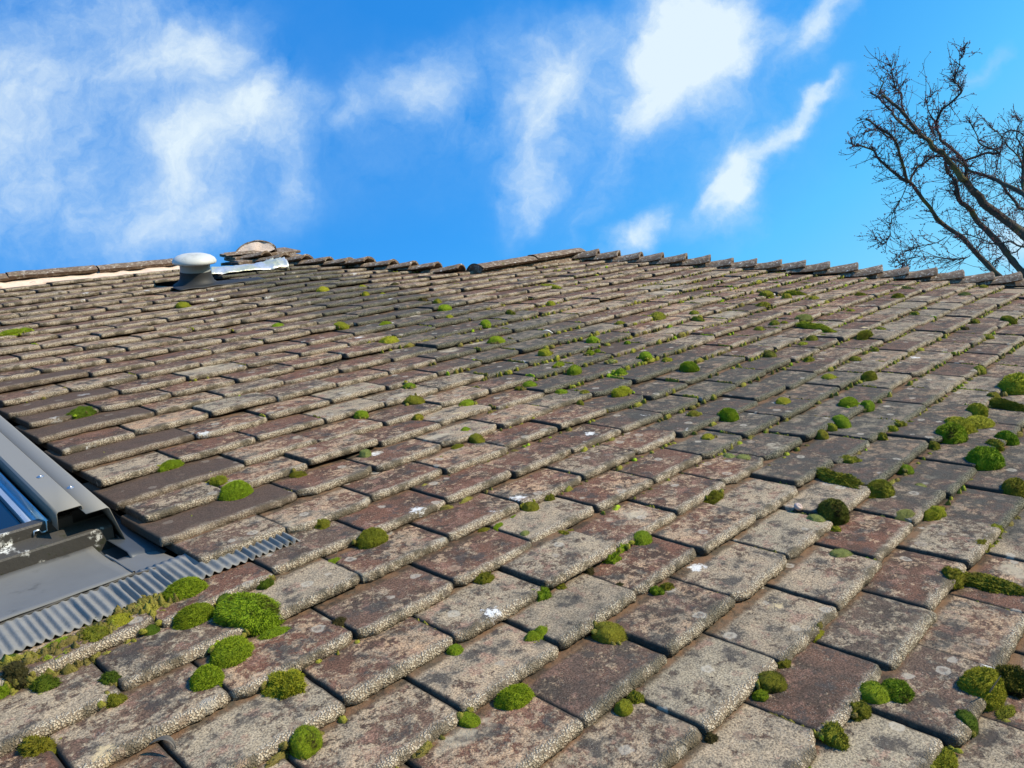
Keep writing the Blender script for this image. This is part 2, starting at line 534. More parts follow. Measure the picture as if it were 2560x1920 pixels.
def mat_frame_moldy(name='mouldy_frame_paint'):
    m, t = new_mat(name)
    P = t.obj()
    c = t.mix(t.noise(P, 30, 5, .6), (0.040, 0.037, 0.033), (0.075, 0.070, 0.062))
    c = t.mix(t.ss(t.noise(P, 60, 5, .7), .58, .68, 0, .8), c, (0.030, 0.036, 0.016))
    w = t.m('MULTIPLY', t.ss(t.noise(t.vm('ADD', P, (.3, .1, .2)), 19, 4, .6), .56, .62), t.ss(t.noise(P, 240, 3, .7), .42, .50))
    c = t.mix(w, c, (0.66, 0.66, 0.62))
    t.bsdf(c, .55, 0, .4, t.noise(P, 150, 4, .7), .0008)
    return m
def mat_bark():
    m, t = new_mat('bark')
    P = t.obj()
    c = t.mix(t.noise(P, 9, 5, .65), (0.050, 0.042, 0.036), (0.135, 0.115, 0.093))
    c = t.mix(t.ss(t.noise(P, 3.2, 4, .6), .50, .62, 0, .8), c, (0.165, 0.145, 0.045))
    t.bsdf(c, .9, 0, .2, t.noise(P, 60, 5, .7), .01)
    return m

M_TILE = mat_tiles()
M_RIDGE = None
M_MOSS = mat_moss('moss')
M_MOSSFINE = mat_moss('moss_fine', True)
# ------------------------------------------------------------------ house
HIP_R = lambda v: 2.72 + (1.66 - v) * 0.475
HIP_L = lambda v: 1.97 + (1.73 - v) * 0.567
V_TOP, V_MID, V_EAVE, U_LEFT = 2.70, 1.70, -1.7, -2.6
GAP = (1.075, 1.298, 2.45)            # notch between the two roofs at the ridge
SKY_U = (-0.76, -0.062); SKY_V = (0.105, 1.32)   # opening for the roof window
house = empty('house', 'house with an old mossy tiled roof, seen along its slope', 'house', Matrix.Translation((0, 0, 0)))

TILE_W, GAUGE, TH = 0.165, 0.1, 0.0138
# kind of tile: (lichen cover, redness, new tile)
PALE, RED, PEACH, GREY, DARK, NEW = (.86, .18, 0), (.50, .92, 0), (.68, .88, 0), (.68, .30, 0), (.42, .74, 0), (.25, .6, .84)
KIND = {(0, 0.): RED, (0, 1.): GREY, (0, 2.): RED, (-1, .5): PALE, (-1, 1.5): RED, (-1, 2.5): RED, (-1, 3.5): RED, (-1, -.5): GREY,
        (-2, -1.): GREY, (-2, 0.): PEACH, (-2, 1.): DARK, (-2, 2.): DARK, (-2, 3.): PALE, (-2, 4.): RED,
        (-3, -1.5): GREY, (-3, -.5): PALE, (-3, .5): PEACH, (-3, 1.5): PALE, (-3, 2.5): PALE, (-3, 3.5): RED, (-3, 4.5): PEACH,
        (-4, -1.): PALE, (-4, 0.): PALE, (-4, 1.): PALE, (-4, 2.): PALE, (-4, 3.): RED, (-4, 4.): PEACH, (-4, 5.): GREY,
        (-5, -.5): PALE, (-5, .5): PEACH, (-5, 1.5): DARK, (-5, 2.5): PEACH, (-5, 3.5): GREY, (-5, 4.5): PALE, (-5, 5.5): GREY,
        (-6, 0.): GREY, (-6, 1.): GREY, (-6, 2.): PALE, (-6, 3.): PALE, (-6, 4.): GREY, (-6, 5.): RED, (-6, 6.): GREY,
        (-7, 1.5): PALE, (-7, 2.5): DARK, (-7, 3.5): GREY, (-7, 4.5): RED, (-7, 5.5): GREY, (-8, 2.): PALE, (-8, 3.): GREY, (-8, 4.): PEACH, (-8, 5.): DARK,
        (2, 2.): RED, (2, 3.): RED, (1, .5): GREY, (1, 1.5): PEACH, (1, 2.5): RED, (3, 1.5): PEACH, (3, 2.5): PEACH, (5, 3.5): PALE, (3, 4.5): PALE, (2, 4.): PALE}

def tile_segments():
    """every visible or hidden tile: (row, right joint index, u0, u1)"""
    out = []
    for i in range(-17, 28):
        v = i * GAUGE
        off = 0.0 if i % 2 == 0 else 0.5
        umax = HIP_R(v) + .02 if v < V_MID - .02 else HIP_L(v) + .02
        j = math.floor(U_LEFT / TILE_W) + off
        if i == 27: umax = .72
        while j * TILE_W < umax + TILE_W:
            a, b = (j - 1) * TILE_W, j * TILE_W
            segs = [(a, b)]
            cuts = []
            if SKY_V[0] - .02 < v < SKY_V[1]: cuts.append((SKY_U[0], SKY_U[1] - (.012 if i % 2 == 0 else 0)))
            if v > GAP[2]: cuts.append((GAP[0], GAP[1] + .02 * (i % 2)))
            if i in (22, 23): cuts.append((.80 if i == 23 else .835, 1.065 if i == 23 else 1.10))
            for c0, c1 in cuts:
                ns = []
                for x0, x1 in segs:
                    if c1 <= x0 or c0 >= x1: ns.append((x0, x1)); continue
                    if c0 > x0: ns.append((x0, c0))
                    if c1 < x1: ns.append((c1, x1))
                segs = ns
            for x0, x1 in segs:
                x1 = min(x1, umax)
                if x1 - x0 > .012: out.append((i, j, x0, x1))
            j += 1
    # tile-and-a-half beside the roof window: merge the sliver with its neighbour on even rows
    res = []
    for (i, j, a, b) in out:
        if 1 <= i <= 13 and i % 2 == 0 and abs(a - (SKY_U[1] - .012)) < 1e-6 and b < .01:
            continue
        if 1 <= i <= 13 and i % 2 == 0 and abs(a) < 1e-6:
            a = SKY_U[1] - .012
        res.append((i, j, a, b))
    return res

def stain_of(u, v):
    c = 1.24 + .02 * np.sin(v * 2.1)
    w = np.where(v > 1.0, .24, .24 + np.minimum(1.0 - v, .9) * .06)
    wob = (fbm(np.stack([u * 3.0, v * 3.0, u * 0], -1), 4, 5) - .5) * .28
    s = sstep(np.abs(u - c + .0) + wob, w + .10, w - .06)
    # second, weaker and patchier wash on the lower right
    s2 = sstep(fbm(np.stack([u * 2.2, v * 2.2, u * 0 + 3], -1), 4, 9) + np.clip((u - .65) * .22, -.3, .22) - np.clip((v + .1) * .8, 0, .6), .60, .75) * .28
    s = np.maximum(s, s2)
    return s * sstep(v, 2.62, 2.40)

def build_tiles():
    allV, allF, c_, l_, s_ = [], [], [], [], []
    base = 0
    rng = np.random.default_rng(11)
    cam_p = np.array(CPOS)
    for (i, j, a, b) in tile_segments():
        v0 = i * GAUGE
        w = b - a
        gapw = .0027
        uc = (a + b) / 2
        dist = math.sqrt((uc - cam_p[0]) ** 2 + (v0 - cam_p[1]) ** 2 + cam_p[2] ** 2)
        infr = uc > -.55 and v0 > -.95
        if not infr: nx, nq = 4, 3
        elif dist < 1.25: nx, nq = 44, 26
        elif dist < 1.9: nx, nq = 26, 14
        else: nx, nq = 16, 7
        # across
        w2 = w - gapw
        nxx = max(4, int(nx * w2 / .165))
        sx = np.concatenate([[0, 0, .0012, .0032], np.linspace(.006, w2 - .006, nxx), [w2 - .0032, w2 - .0012, w2, w2]])
        dx = np.concatenate([[TH, .0036, .0010, .0002], np.zeros(nxx), [.0002, .0010, .0036, TH]])
        # along (q negative on the tail face)
        qv = np.concatenate([[.003, .0, .0, .0008, .0030, .0065], np.linspace(.0105, .125, nq), [.18]])
        dq = np.concatenate([[TH, TH * .86, TH * .5, .0046, .0017, .0005], np.zeros(nq + 1)])
        ql = np.concatenate([[-TH, -TH * .86, -TH * .5, -.003, .0015, .0055], qv[6:]])
        X, Qv = np.meshgrid(sx, qv)
        DX, DQ = np.meshgrid(dx, dq)
        _, QL = np.meshgrid(sx, ql)
        drop = np.minimum(TH, DX + DQ)
        # individual lie of the tile
        lift = abs(rng.normal(0, .0016)); tw = rng.normal(0, .0035); tilt = rng.normal(0, .010); camb = rng.normal(0.0006, .0010)
        tail = rng.normal(0, .0040); sdn = rng.normal(0, .008)
        if rng.random() < .05: lift += .004
        xs = X - w2 / 2
        U = a + gapw / 2 + X - tw * (Qv - .05)
        Vv = v0 + tail + Qv + tw * xs
        Vv = Vv + .006 * (vnoise(np.stack([U * 2.2, U * 0 + i * 1.7, U * 0], -1), 3) - .5) + .0016 * (vnoise(np.stack([U * 60, Vv * 0 + i, U * 0 + j], -1), 4) - .5) * (QL < .01)
        N = -drop - .127 * Qv + lift + .0008 + tilt * (Qv - .1) * .4 + sdn * xs - camb * (xs / .08) ** 2
        N = N + .010 * (vnoise(np.stack([U * 1.6, Vv * 1.6, U * 0], -1), 6) - .5)
        # clip at the hips
        lim = np.where(Vv < V_MID, HIP_R(Vv), HIP_L(Vv)) + .015
        U = np.minimum(U, lim)
        if nx >= 16:
            pt = np.stack([U + i * 3.1, Vv, N], -1)
            am = .0011 if dist < 1.9 else .0008
            d1 = (fbm(pt * 75, 3, 12) - .5)
            top = (drop < TH * .4)
            N = N + d1 * am * top * 2.0
            edge = np.exp(-np.maximum(QL, 0) / .010)
            d2 = (vnoise(pt * (330 if dist < 1.3 else 180), 21) - .4) + .6 * (vnoise(pt * 120, 22) - .5)
            kind = KIND.get((i, float(j)))
            ca = .0034 * edge * (.45 if kind is NEW else 1)
            N = N + ca * d2 * (QL > -TH * .7) * .75
            Vv = Vv - ca * d2 * (QL < .004) * 1.0
            # chipped, worn corners
            cr = np.hypot(np.minimum(X, w2 - X), np.maximum(QL, 0))
            rr = rng.uniform(.005, .012) if rng.random() < .7 else rng.uniform(.014, .030)
            Vv = Vv + np.clip(rr - cr, 0, None) * .55 * (QL < rr)
        k = KIND.get((i, float(j)))
        if 2 <= i <= 14 and i % 2 == 0 and a < -.05 and b > 0: k = NEW
        if k is None:
            r = rng.random()
            if v0 > 1.0:
                k = (rng.uniform(.36, .70), rng.uniform(.5, .95), 0.)
            elif v0 > .0:
                k = RED if r < .45 else PEACH if r < .72 else PALE if r < .78 else GREY if r < .86 else DARK
            else:
                k = RED if r < .28 else PALE if r < .48 else GREY if r < .75 else PEACH if r < .88 else DARK
            if rng.random() < .035 and v0 > .2: k = (.15, .5, .75)
        k = (min(1, max(0, k[0] + rng.normal(0, .06))), min(1, max(0, k[1] + rng.normal(0, .10))), k[2])
        n_ = X.size
        nr, nc = X.shape
        idx = np.arange(n_).reshape(nr, nc)
        F = np.stack([idx[:-1, :-1], idx[:-1, 1:], idx[1:, 1:], idx[1:, :-1]], -1).reshape(-1, 4) + base
        allV.append(np.stack([U, Vv, N], -1).reshape(-1, 3)); allF.append(F)
        c_.append(np.tile(np.array(k), (n_, 1)))
        st = stain_of(np.full(1, uc), np.full(1, v0 + .04))[0] * .45 + stain_of(U, Vv) * .6
        st = np.clip(st, 0, 1) * (1 if k[2] < .5 else .2)
        l_.append(np.stack([np.minimum(X, w2 - X), QL, st], -1).reshape(-1, 3))
        s_.append(np.tile(rng.uniform(0, 40, 3), (n_, 1)))
        base += n_
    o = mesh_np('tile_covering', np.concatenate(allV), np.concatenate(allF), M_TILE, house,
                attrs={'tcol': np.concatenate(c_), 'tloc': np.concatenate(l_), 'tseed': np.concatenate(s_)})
    tag(o, 'brown clay tiles crusted with pale lichen in overlapping courses')
    return o
tiles = build_tiles()

M_DECK = mat_simple('roof_underlay', (.020, .018, .017), .9, nscale=30)
M_MORTAR = mat_simple('pink_mortar', (.72, .57, .47), .95, spec=.1, nscale=25, namt=.18, bump=.003, bscale=120, dark=(.34, .24, .19), dscale=40, dthr=(.56, .75))
M_WALL = mat_simple('render_wall', (.52, .48, .40), .9, nscale=8, namt=.15, bump=.003, bscale=60)
M_GUTTER = mat_simple('gutter_plastic', (.03, .03, .032), .4)
M_WOOD = mat_simple('fascia_paint', (.62, .60, .56), .6, nscale=6, namt=.1)
M_BACK = mat_simple('far_side_tiles', (.20, .14, .11), .95, nscale=14, namt=.5, bump=.01, bscale=40)

def build_shell():
    d = -.062
    b = MB()
    def quad(*p): b.add([(x, y, d) for x, y in p], [tuple(range(len(p)))])
    # underlay: left of notch, right of notch, lower field around the window
    quad((U_LEFT, 1.36), (GAP[0], 1.36), (GAP[0], V_TOP), (.7, 2.79), (U_LEFT, 2.80))
    quad((GAP[0], 1.36), (HIP_L(V_MID), 1.36), (HIP_L(V_MID), V_MID), (GAP[0], V_MID))
    quad((GAP[0], V_MID), (HIP_L(V_MID), V_MID), (HIP_L(2.44), 2.44), (GAP[0], 2.44))
    quad((GAP[1], 2.44), (HIP_L(2.44), 2.44), (HIP_L(V_TOP), V_TOP), (GAP[1], V_TOP))
    quad((HIP_L(V_MID), 1.36), (HIP_R(1.36), 1.36), (HIP_R(V_MID), V_MID), (HIP_L(V_MID), V_MID))
    quad((SKY_U[1] - .05, .02), (HIP_R(.02), .02), (HIP_R(1.36), 1.36), (SKY_U[1] - .05, 1.36))
    quad((U_LEFT, .02), (SKY_U[0], .02), (SKY_U[0], 1.36), (U_LEFT, 1.36))
    quad((U_LEFT, V_EAVE), (HIP_R(V_EAVE), V_EAVE), (HIP_R(.02), .02), (U_LEFT, .02))
    b.add([(GAP[0] - .1, 2.43, d), (GAP[1] + .1, 2.43, d), (GAP[1] + .1, 2.43, -.022), (GAP[0] - .1, 2.43, -.022)], [(0, 1, 2, 3)])
    b.build('roof_underlay', M_DECK, house, smooth=False)
    # the slopes turned away from us, the walls and the gutter
    def W(u, v, n): return tuple(R2W(u, v, n))
    A = R2W(U_LEFT, V_TOP + .10, -.03); B = R2W(GAP[0], V_TOP + .02, -.03)
    B2 = R2W(GAP[1] + .06, V_TOP + .02, -.03); C2 = R2W(HIP_L(V_TOP), V_TOP + .02, -.03)
    D = R2W(HIP_L(V_MID), V_MID + .02, -.03); E = R2W(HIP_R(V_MID), V_MID + .02, -.03)
    Gp = R2W(HIP_R(V_EAVE), V_EAVE, -.05); Lp = R2W(U_LEFT, V_EAVE, -.05)
    ze = Gp.z
    def back(p): return Vector((p.x, p.y + (p.z - ze) * CP / SP, ze))
    m = MB()
    m.add([A, B, back(B), back(A)], [(0, 1, 2, 3)])
    m.add([B2, C2, back(C2), back(B2)], [(0, 1, 2, 3)])
    H = Vector((D.x + 1.0, C2.y, ze + .3))
    m.add([C2, D, H], [(0, 1, 2)])
    m.add([C2, H, back(C2)], [(0, 1, 2)])
    m.add([D, E, back(E), back(D)], [(0, 1, 2, 3)])
    bc = Vector((Gp.x, back(E).y + .001, ze))
    m.add([E, Gp, bc, back(E)], [(0, 1, 2, 3)])
    o = m.build('far_slope', M_BACK, house, mw=Matrix(), smooth=False)
    tag(o, 'tiled slopes on the far side of the ridges')
    x0, x1, y0, y1 = U_LEFT + .05, Gp.x - .35, Lp.y + .30, back(A).y - .3
    k = MB()
    k.box((x0, y0, 0), (x1, y0 + .25, ze - .02)); k.box((x0, y1 - .25, 0), (x1, y1, ze - .02))
    k.box((x1 - .25, y0 + .25, 0), (x1, y1 - .25, ze - .02))
    k.box((x0, y0 + .25, 0), (x0 + .25, y1 - .25, ze - .02))
    k.add([(x0, y0 + .3, ze - .02), (x0, A.y, A.z - .12), (x0, y1 - .3, ze - .02), (x0 + .2, y0 + .3, ze - .02), (x0 + .2, A.y, A.z - .12), (x0 + .2, y1 - .3, ze - .02)],
          [(0, 1, 2), (3, 5, 4), (0, 3, 4, 1), (1, 4, 5, 2)])
    k.build('wall', M_WALL, house, mw=Matrix(), smooth=False)
    f = MB(); f.box((U_LEFT, Lp.y + .02, ze - .17), (Gp.x, Lp.y + .045, ze - .03)); f.box((U_LEFT, Lp.y + .045, ze - .17), (Gp.x, y0, ze - .15))
    f.build('fascia', M_WOOD, house, mw=Matrix(), smooth=False)
    g = MB()
    pr = [(.055 * math.cos(t), .055 * math.sin(t)) for t in np.linspace(math.pi, 2 * math.pi, 12)]
    g.strip(pr, lambda a, c: (U_LEFT, Lp.y - .04 + a, ze - .06 + c), lambda a, c: (Gp.x, Lp.y - .04 + a, ze - .06 + c))
    g.build('gutter', M_GUTTER, house, mw=Matrix(), solid=.003)
build_shell()

def arc_tile(axis, up, L, r0, r1, half, th, rise0, rise1, nx=18, nl=9, seed=0, flat=1.0, sag=0.0):
    """half-round tile: local frame with axis a (downhill), up b, side c. tail at 0 (r0), head at L (r1, uphill)."""
    a = Vector(axis).normalized(); b = Vector(up); b = (b - a * b.dot(a)).normalized(); c = a.cross(b)
    V, F = [], []
    ang = np.linspace(-half, half, nx)
    def ring(t, r, inner):
        out = []
        for w in ang:
            y = r * math.cos(w) * flat; x = r * math.sin(w)
            z = -t * L
            rise = rise0 + (rise1 - rise0) * t - sag * math.sin(math.pi * t)
            jit = (float(vnoise(np.array([w * 3 + seed, t * 6, inner * 3.]), 31)) - .5) * .004 + (float(vnoise(np.array([w * 14 + seed * 3, t * 30, inner * 3.]), 32)) - .5) * .0022
            out.append(a * z + b * (y - r1 * flat + rise + jit) + c * (x))
        return out
    ts = [0, .012, .04] + list(np.linspace(.1, 1, nl))
    for inner in (0, 1):
        for t in ts:
            r = (r0 + (r1 - r0) * t) - (th if inner else 0) - (.0022 if (not inner and t == 0) else 0)
            V += ring(t, r, inner)
    m = len(ts)
    for o in (0, m * nx):
        for i in range(m - 1):
            for j in range(nx - 1):
                F.append((o + i * nx + j, o + i * nx + j + 1, o + (i + 1) * nx + j + 1, o + (i + 1) * nx + j))
    for j in range(nx - 1):
        F.append((j, j + 1, m * nx + j + 1, m * nx + j))
    for i in range(m - 1):
        F.append((i * nx, (i + 1) * nx, m * nx + (i + 1) * nx, m * nx + i * nx))
        F.append((i * nx + nx - 1, (i + 1) * nx + nx - 1, m * nx + (i + 1) * nx + nx - 1, m * nx + i * nx + nx - 1))
    return V, F

def mat_ridge():
    m, t = new_mat('weathered_ridge_tiles')
    P = t.obj()
    n1 = t.noise(P, 70, 5, .65); n2 = t.noise(P, 12, 4, .6); g = t.noise(P, 400, 2, .7)
    c = t.mix(n2, (0.115, 0.084, 0.063), (0.225, 0.160, 0.115))
    c = t.mix(t.ss(n1, .51, .60, 0, .6), c, (0.42, 0.36, 0.28))
    c = t.mix(t.ss(t.noise(t.vm('ADD', P, (2, 7, 1)), 55, 5, .65), .60, .66, 0, .9), c, (0.66, 0.62, 0.57))
    c = t.mix(t.ss(t.noise(t.vm('ADD', P, (9, 1, 4)), 30, 4, .6), .60, .70, 0, .7), c, (0.10, 0.10, 0.035))
    c = t.mix(1.0, c, t.mix(g, (.7, .7, .7), (1.25, 1.25, 1.25)), 'MULTIPLY')
    t.bsdf(c, .93, 0, .2, t.m('ADD', n1, t.m('MULTIPLY', g, .4)), .002)
    return m
M_RIDGE = mat_ridge()

def add_arc(name, pos, axis, up, label=None, **kw):
    V, F = arc_tile(axis, up, **kw)
    V = [v + Vector(pos) for v in V]
    o = MB().add(V, F).build(name, M_RIDGE, house, smooth=True, sharp=50)
    return o

def build_ridges():
    rng = random.Random(5)
    # bonnet tiles, one per course, down the right hip: tails tipped up
    k = 0
    v = 1.60
    while v > -1.72:
        u = HIP_R(v)
        ax = Vector((.475, -1, 0)).normalized()
        up = (Vector((0, 0, 1)) + .45 * Vector((1, .475, 0)).normalized()).normalized()
        j = lambda s: rng.uniform(-s, s)
        add_arc('hip_tile', (u + .006 + j(.006), v - .02 + j(.006), 0.022 + j(.004)), ax + Vector((j(.04), j(.04), j(.02))), up,
                L=.19, r0=.072, r1=.055, half=1.38, th=.014, rise0=.008 + j(.004), rise1=-.018, seed=k * 1.3, flat=.86, sag=.006)
        v -= .1; k += 1
    # flatter hip tiles below the upper ridge end
    v = 2.62
    while v > 1.72:
        u = HIP_L(v)
        ax = Vector((.567, -1, 0)).normalized()
        up = (Vector((0, 0, 1)) + .35 * Vector((1, .567, 0)).normalized()).normalized()
        j = lambda s: rng.uniform(-s, s)
        add_arc('hip_tile', (u + j(.008), v - .01 + j(.008), 0.020 + j(.004)), ax + Vector((j(.10), j(.05), j(.05))), up,
                L=.18, r0=.082, r1=.064, half=1.2, th=.014, rise0=.004 + j(.005), rise1=-.018, seed=40 + k * 1.3, flat=.62, sag=.004)
        v -= .0955; k += 1
    # half-round ridge tiles
    upw = Vector((0, SP, CP))
    def ridge(u0, u1, vt, n, name, sd, r=.092, zoff=0.0):
        L = (u1 - u0) / n
        for q in range(n):
            add_arc(name, (u0 + L * (q + 1) - .004, vt(u0 + L * (q + 1)) + rng.uniform(-.003, .003), zoff + rng.uniform(-.003, .003)), (1, (vt(u0 + L * (q + 1)) - vt(u0 + L * q)) / L, rng.uniform(-.006, .012)), upw,
                    L=L - .004, r0=r, r1=r, half=1.22, th=.016, rise0=0, rise1=0, seed=sd + q * 2.7, flat=.95)
    RIDGE_V = lambda u: 2.735 + min(.085, max(0, (1.02 - u) * .115))
    ridge(-2.6, 1.05, RIDGE_V, 11, 'ridge_tile', 80, r=.085, zoff=.022)
    ridge(1.99, 2.73, lambda u: 1.735, 2, 'ridge_tile', 120, r=.085, zoff=.022)
    # stopped end of the middle ridge
    V = [(1.993, 1.735, -.03)] + [(1.991, 1.735 + .07 * math.sin(w) * CP - (.07 * math.cos(w) - .065) * -SP, .018 + (.07 * math.cos(w) - .065) * CP + .07 * math.sin(w) * -SP) for w in np.linspace(-1.5, 1.5, 16)]
    MB().add(V, [(0, i, i + 1) for i in range(1, 16)]).build('mortar_plug', M_RIDGE, house, smooth=False)
    # mortar under the upper ridge tiles
    def mortar(u0, u1, vf, lo, hi, name):
        n = int((u1 - u0) / .012)
        V, F = [], []
        for i in range(n + 1):
            u = u0 + (u1 - u0) * i / n
            vt = vf(u)
            w1 = (float(vnoise(np.array([u * 9, vt, 0.]), 51)) - .5) * .02
            w2 = (float(vnoise(np.array([u * 30, vt, 2.]), 52)) - .5) * .010
            V += [(u, vt + lo + w1 + w2, -.020), (u, vt + lo + .006 + w1, .000 + w2), (u, vt + (lo + hi) / 2, .012 + w2), (u, vt + hi, .016)]
        for i in range(n):
            for j in range(3):
                F.append((i * 4 + j, (i + 1) * 4 + j, (i + 1) * 4 + j + 1, i * 4 + j + 1))
        F.append((0, 1, 2, 3)); F.append((n * 4 + 3, n * 4 + 2, n * 4 + 1, n * 4))
        MB().add(V, F).build('mortar_bed', M_MORTAR if name == 'mortar_bed' else M_RIDGE, house, smooth=True, sharp=60)
    mortar(-2.6, 1.045, RIDGE_V, -.130, -.03, 'mortar_bed')
    mortar(1.99, 2.71, lambda u: 1.735, -.085, -.03, 'ridge_bed')
    # end of the cross ridge above the notch: a half-round tile stopped with pink mortar
    hb = Vector((0, CP, -SP))                       # level, away from us
    ax = -(hb + Vector((.55, 0, 0))).normalized()
    add_arc('ridge_tile', (1.440, 2.74, .080), ax, upw, L=.46, r0=.112, r1=.112, half=1.35, th=.010, rise0=0, rise1=0, seed=150, flat=.80)
    a = ax; b = (upw - a * upw.dot(a)).normalized(); c = a.cross(b)
    V, F = [], []
    for ri, rr in enumerate((.0, .35, .7, .95)):
        for w in np.linspace(-1.5, 1.5, 20):
            bul = .012 * (1 - rr) + (float(vnoise(np.array([w * 3, rr * 4, 1.]), 61)) - .5) * .01
            V.append(Vector((1.440, 2.74, .080)) + a * (bul - .004) + b * (.106 * .80 * rr * math.cos(w) - .0896) + c * (.106 * rr * math.sin(w)))
    for i in range(3):
        for j in range(19):
            F.append((i * 20 + j, i * 20 + j + 1, (i + 1) * 20 + j + 1, (i + 1) * 20 + j))
    o = MB().add(V, F).build('mortar_plug', M_MORTAR, house, smooth=True)
    # projecting double courses at the notch edge
    for k, (u0, u1, vv, nn) in enumerate(((1.310, 1.65, 2.60, .008), (1.318, 1.68, 2.66, .020), (1.302, 1.55, 2.52, -.004))):
        s = MB()
        s.box((u0, vv, nn - .013), (u0 + .165, vv + .16, nn)); s.box((u0 + .168, vv + .006, nn - .012), (u1, vv + .16, nn + .001))
        o = s.build('verge_slab', M_RIDGE, house, bevel=.003)
    # mortar fillet under the plug
    mb = MB(); n = 30; V = []; F = []
    for i in range(n + 1):
        u = 1.285 + .24 * i / n
        w = (float(vnoise(np.array([u * 22, 4., 0.]), 71)) - .5) * .012
        V += [(u, 2.675 + w, .030), (u, 2.70 + w, .040 + w * .3), (u, 2.78, .030)]
    for i in range(n):
        for j in range(2): F.append((i * 3 + j, i * 3 + 3 + j, i * 3 + 4 + j, i * 3 + 1 + j))
    mb.add(V, F).build('mortar_bed', M_RIDGE, house)
build_ridges()

# bright metal flashing across the notch, crumpled at its right end
def build_flashing():
    m, t = new_mat('bare_metal_flashing')
    P = t.obj()
    c = t.mix(t.ss(t.noise(P, 9, 4, .6), .42, .60), (.62, .66, .70), (.70, .68, .46))
    c = t.mix(t.ss(t.noise(P, 40, 5, .6), .58, .75), c, (.42, .46, .50))
    t.bsdf(c, .42, .55, .5, t.noise(P, 25, 3, .6), .006)
    n, k = 60, 10
    V, F = [], []
    for i in range(n + 1):
        s = i / n
        for j in range(k + 1):
            w = j / k
            lo = Vector((1.045 + .33 * s, 2.345 - .055 * s, .012)); hi = Vector((1.10 + .32 * s, 2.455 - .01 * s, .020))
            p = lo.lerp(hi, w)
            cr = sstep(np.array(s), .74, .86).item()
            nz = float(fbm(np.array([s * 7, w * 3, 0.]), 3, 41)) - .5
            nz2 = float(fbm(np.array([s * 26, w * 9, 3.]), 3, 42)) - .5
            p.z += .010 * math.sin(math.pi * w) + .014 * nz + cr * (.014 * math.sin(math.pi * w) ** .6 + .024 * nz2)
            p.x += cr * .06 * (s - .74) + .012 * nz2 * cr
            V.append(p)
    for i in range(n):
        for j in range(k):
            F.append((i * (k + 1) + j, (i + 1) * (k + 1) + j, (i + 1) * (k + 1) + j + 1, i * (k + 1) + j + 1))
    o = MB().add(V, F).build('metal_flashing', m, house, solid=.0015)
    tag(o, 'bright crumpled strip of metal flashing below the notch in the ridge')
build_flashing()
# ------------------------------------------------------------------ roof window
M_COVER = mat_simple('grey_aluminium_cover', (.225, .220, .205), .55, .0, .25, nscale=3, namt=.05, bump=.0004, bscale=5, dark=(.12, .12, .115), dscale=14, dthr=(.60, .80))
M_GUT = mat_simple('dark_metal_gutter', (.075, .085, .095), .5, .3, .5, nscale=20, namt=.2)
M_APRON = mat_simple('grey_lead_apron', (.165, .165, .160), .58, .0, .3, nscale=14, namt=.14, bump=.0006, bscale=18, dark=(.10, .10, .095), dscale=26, dthr=(.58, .74))
M_PLEAT = mat_simple('grey_pleated_lead', (.215, .213, .203), .75, .0, .25, nscale=60, namt=.22, bump=.0006, bscale=220, dark=(.15, .16, .155), dscale=70, dthr=(.55, .72))
M_RAIL = mat_simple('bluish_glazing_rail', (.50, .56, .62), .30, .6, .5, nscale=30, namt=.12, dark=(.20, .18, .15), dscale=60, dthr=(.60, .72))
M_SCREW = mat_simple('steel_screw', (.55, .55, .53), .35, .9, .5)
M_FRAME = mat_frame_moldy()
M_GLASS = mat_glass()
win = empty('roof_window', 'grey metal framed roof window set in the tiles at the left edge', 'roof window', MROOF @ T(-.4, .7, 0))
